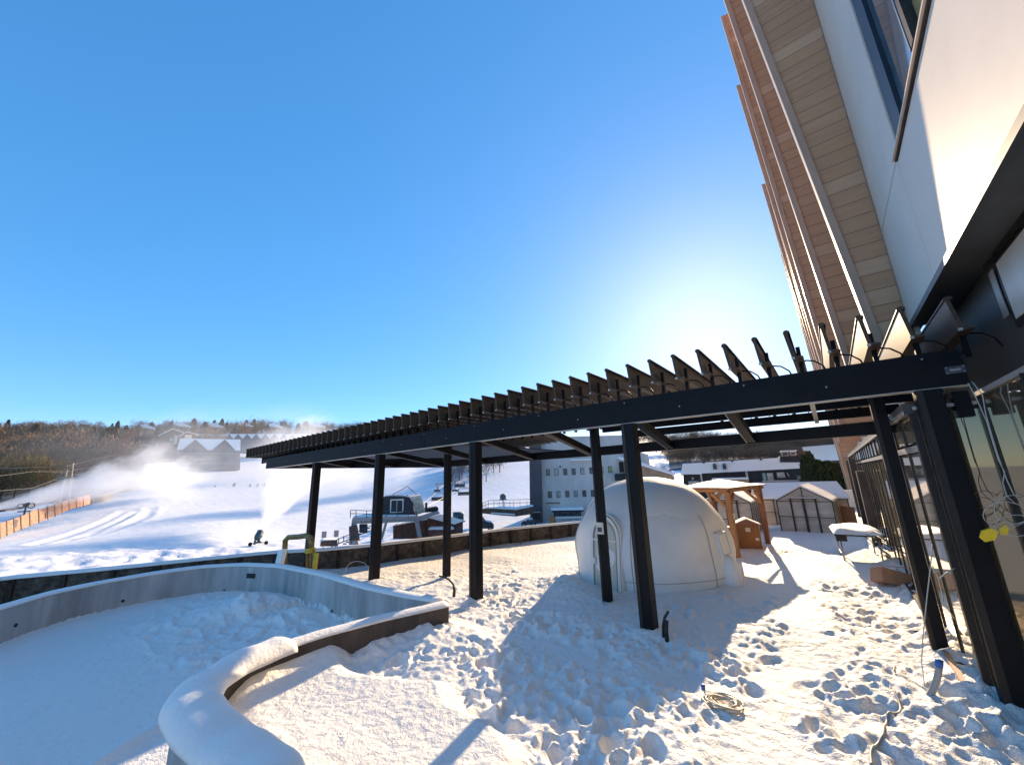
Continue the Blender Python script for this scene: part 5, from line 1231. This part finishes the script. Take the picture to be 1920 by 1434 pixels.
# snow clad shrub stalks on the slope below the lodge
for px in (405,440,470,484,497,520): 
    auto(px,150,rr.uniform(6,13),'frost',.8)
sc=bpy.data.objects.new('dry_grass',mesh_tris('dry_grass',np.concatenate([ (lambda p:np.stack([p+rr.randn(40,3)*.0+np.array([-.012,0,0]),p+np.array([.012,0,0]),p+np.stack([rr.randn(40)*.08,rr.randn(40)*.08,.15+.35*rr.rand(40)],-1)],1).reshape(-1,3))(np.array(atr(x,1058,46))*np.ones((40,3))+rr.randn(40,3)*np.array([1.2,1.2,0.])) for x in (190,205,230,300)]),'twig2')); COL.objects.link(sc)
tag(sc,'tufts of dry grass poking out of the snow below the slope',None,None,'stuff')
for P in (sc,): P.location=(0,0,0)
# ================================================================ drifting artificial snow
def plume(name,label,p0,p1,r0,r1,dens,seed,nsc=2.2,thr=.42,fade=.75,aniso=.05,sharp=.30,start=0):
    a=np.array(p0);b=np.array(p1);d=b-a;L=float(np.linalg.norm(d)); q=Vector(d/L).to_track_quat('X','Z')
    mb=MB(); n=14; rings=12; vs=[];fs=[]
    for j in range(rings+1):
        t=j/rings; r=(r0+(r1-r0)*t)
        for i in range(n): vs.append((t*L,r*math.cos(2*math.pi*i/n),r*math.sin(2*math.pi*i/n)))
    for j in range(rings):
        for i in range(n): fs.append((j*n+i,j*n+(i+1)%n,(j+1)*n+(i+1)%n,(j+1)*n+i))
    fs+=[tuple(range(n)),tuple(rings*n+i for i in range(n))]
    m=bpy.data.materials.new(name); m.use_nodes=True; nt=m.node_tree; nt.nodes.clear(); N=nt.nodes.new; Lk=nt.links.new
    out=N('ShaderNodeOutputMaterial'); pv=N('ShaderNodeVolumePrincipled'); pv.inputs['Color'].default_value=(1,1,1,1); pv.inputs['Anisotropy'].default_value=aniso
    tc=N('ShaderNodeTexCoord'); sp=N('ShaderNodeSeparateXYZ'); Lk(tc.outputs['Object'],sp.inputs[0])
    def mth(op,*ins):
        o=N('ShaderNodeMath'); o.operation=op
        for k,i in enumerate(ins):
            if isinstance(i,(int,float)): o.inputs[k].default_value=i
            else: Lk(i,o.inputs[k])
        return o.outputs[0]
    t=mth('DIVIDE',sp.outputs[0],L); rad=mth('ADD',r0,mth('MULTIPLY',t,r1-r0))
    yy=mth('DIVIDE',sp.outputs[1],rad); z_=mth('DIVIDE',sp.outputs[2],rad); rr_=mth('SQRT',mth('ADD',mth('MULTIPLY',yy,yy),mth('MULTIPLY',z_,z_)))
    no=N('ShaderNodeTexNoise'); no.inputs['Scale'].default_value=nsc/(r1+.01); no.inputs['Detail'].default_value=4; no.inputs['Roughness'].default_value=.62; no.inputs['Distortion'].default_value=.6
    mp=N('ShaderNodeMapping'); mp.inputs['Location'].default_value=(seed*3.1,seed*1.7,0); mp.inputs['Scale'].default_value=(.55,1,1); Lk(tc.outputs['Object'],mp.inputs[0]); Lk(mp.outputs[0],no.inputs[0])
    core=mth('SUBTRACT',1.0,mth('POWER',rr_,1.6))
    nn=mth('MULTIPLY',mth('SUBTRACT',no.outputs[0],.5),mth('MULTIPLY_ADD',t,1.6,.3) if False else mth('ADD',mth('MULTIPLY',t,2.2),.5))
    body=mth('ADD',core,nn)
    sm=N('ShaderNodeMapRange'); sm.interpolation_type='SMOOTHSTEP'; sm.inputs[1].default_value=thr; sm.inputs[2].default_value=thr+sharp+.25; Lk(body,sm.inputs[0])
    edge=mth('MINIMUM',1.0,mth('MULTIPLY',mth('SUBTRACT',1.0,rr_),6.0 if not start else 2.2)); endf=mth('MINIMUM',1.0,mth('MULTIPLY',mth('SUBTRACT',1.0,t),1/(1-fade)))
    if start: endf=mth('MULTIPLY',endf,mth('MINIMUM',1.0,mth('DIVIDE',t,start)))
    dil=mth('POWER',mth('DIVIDE',r0+.15*(r1-r0),mth('MAXIMUM',rad,.01)),1.0)
    de=mth('MULTIPLY',mth('MULTIPLY',mth('MULTIPLY',sm.outputs[0],mth('MAXIMUM',edge,0)),mth('MAXIMUM',endf,0)),mth('MULTIPLY',dil,dens))
    Lk(de,pv.inputs['Density']); Lk(pv.outputs[0],out.inputs['Volume'])
    o=mb.add(vs,fs).build(name,m); o.location=tuple(a); o.rotation_mode='QUATERNION'; o.rotation_quaternion=q
    return tag(o,label,None,None,'stuff')
plume('snow_plume','white plume of machine made snow streaming uphill from the far left gun',atr(-12,952,94),atr(350,872,112),.7,9.5,.60,1,nsc=3.0,fade=.72,thr=.38)
plume('snow_mist','drifting curtain of snow mist falling in front of the twin gabled lodge',atr(235,905,118),atr(400,888,130),6,9,.14,2,nsc=2.6,fade=.6,thr=.45,start=.35)
plume('snow_plume','warm lit plume rising from the wheeled fan gun by the pergola end',atr(493,988,66.5),atr(565,850,88),.5,11.5,.60,3,nsc=3.4,fade=.72,thr=.40,aniso=.2)
plume('snow_mist','pale mist drifting over the slope behind the pergola posts',atr(520,905,95),atr(720,880,125),7,10,.10,4,nsc=2.4,fade=.6,thr=.40,start=.35)
plume('snow_mist','thin mist patch over the piste behind the chairlift hood',atr(690,915,118),atr(800,862,150),7,10,.10,5,nsc=2.4,fade=.6,thr=.42,start=.35)
plume('snow_mist','faint warm haze above the left tip of the pergola',atr(470,850,140),atr(620,806,190),9,14,.06,6,nsc=2.,fade=.6,thr=.40,start=.35)

plume('snow_mist','wide soft veil of snow mist hanging before the wooded hill and lodges',atr(-60,875,150),atr(640,850,190),18,28,.018,7,nsc=2.2,fade=.7,thr=.25,sharp=.6,start=.35)
plume('snow_mist','low ragged mist spilling below the long snow plume on the piste',atr(170,915,106),atr(380,905,118),3,6,.16,8,nsc=2.8,fade=.5,thr=.55,start=.35)
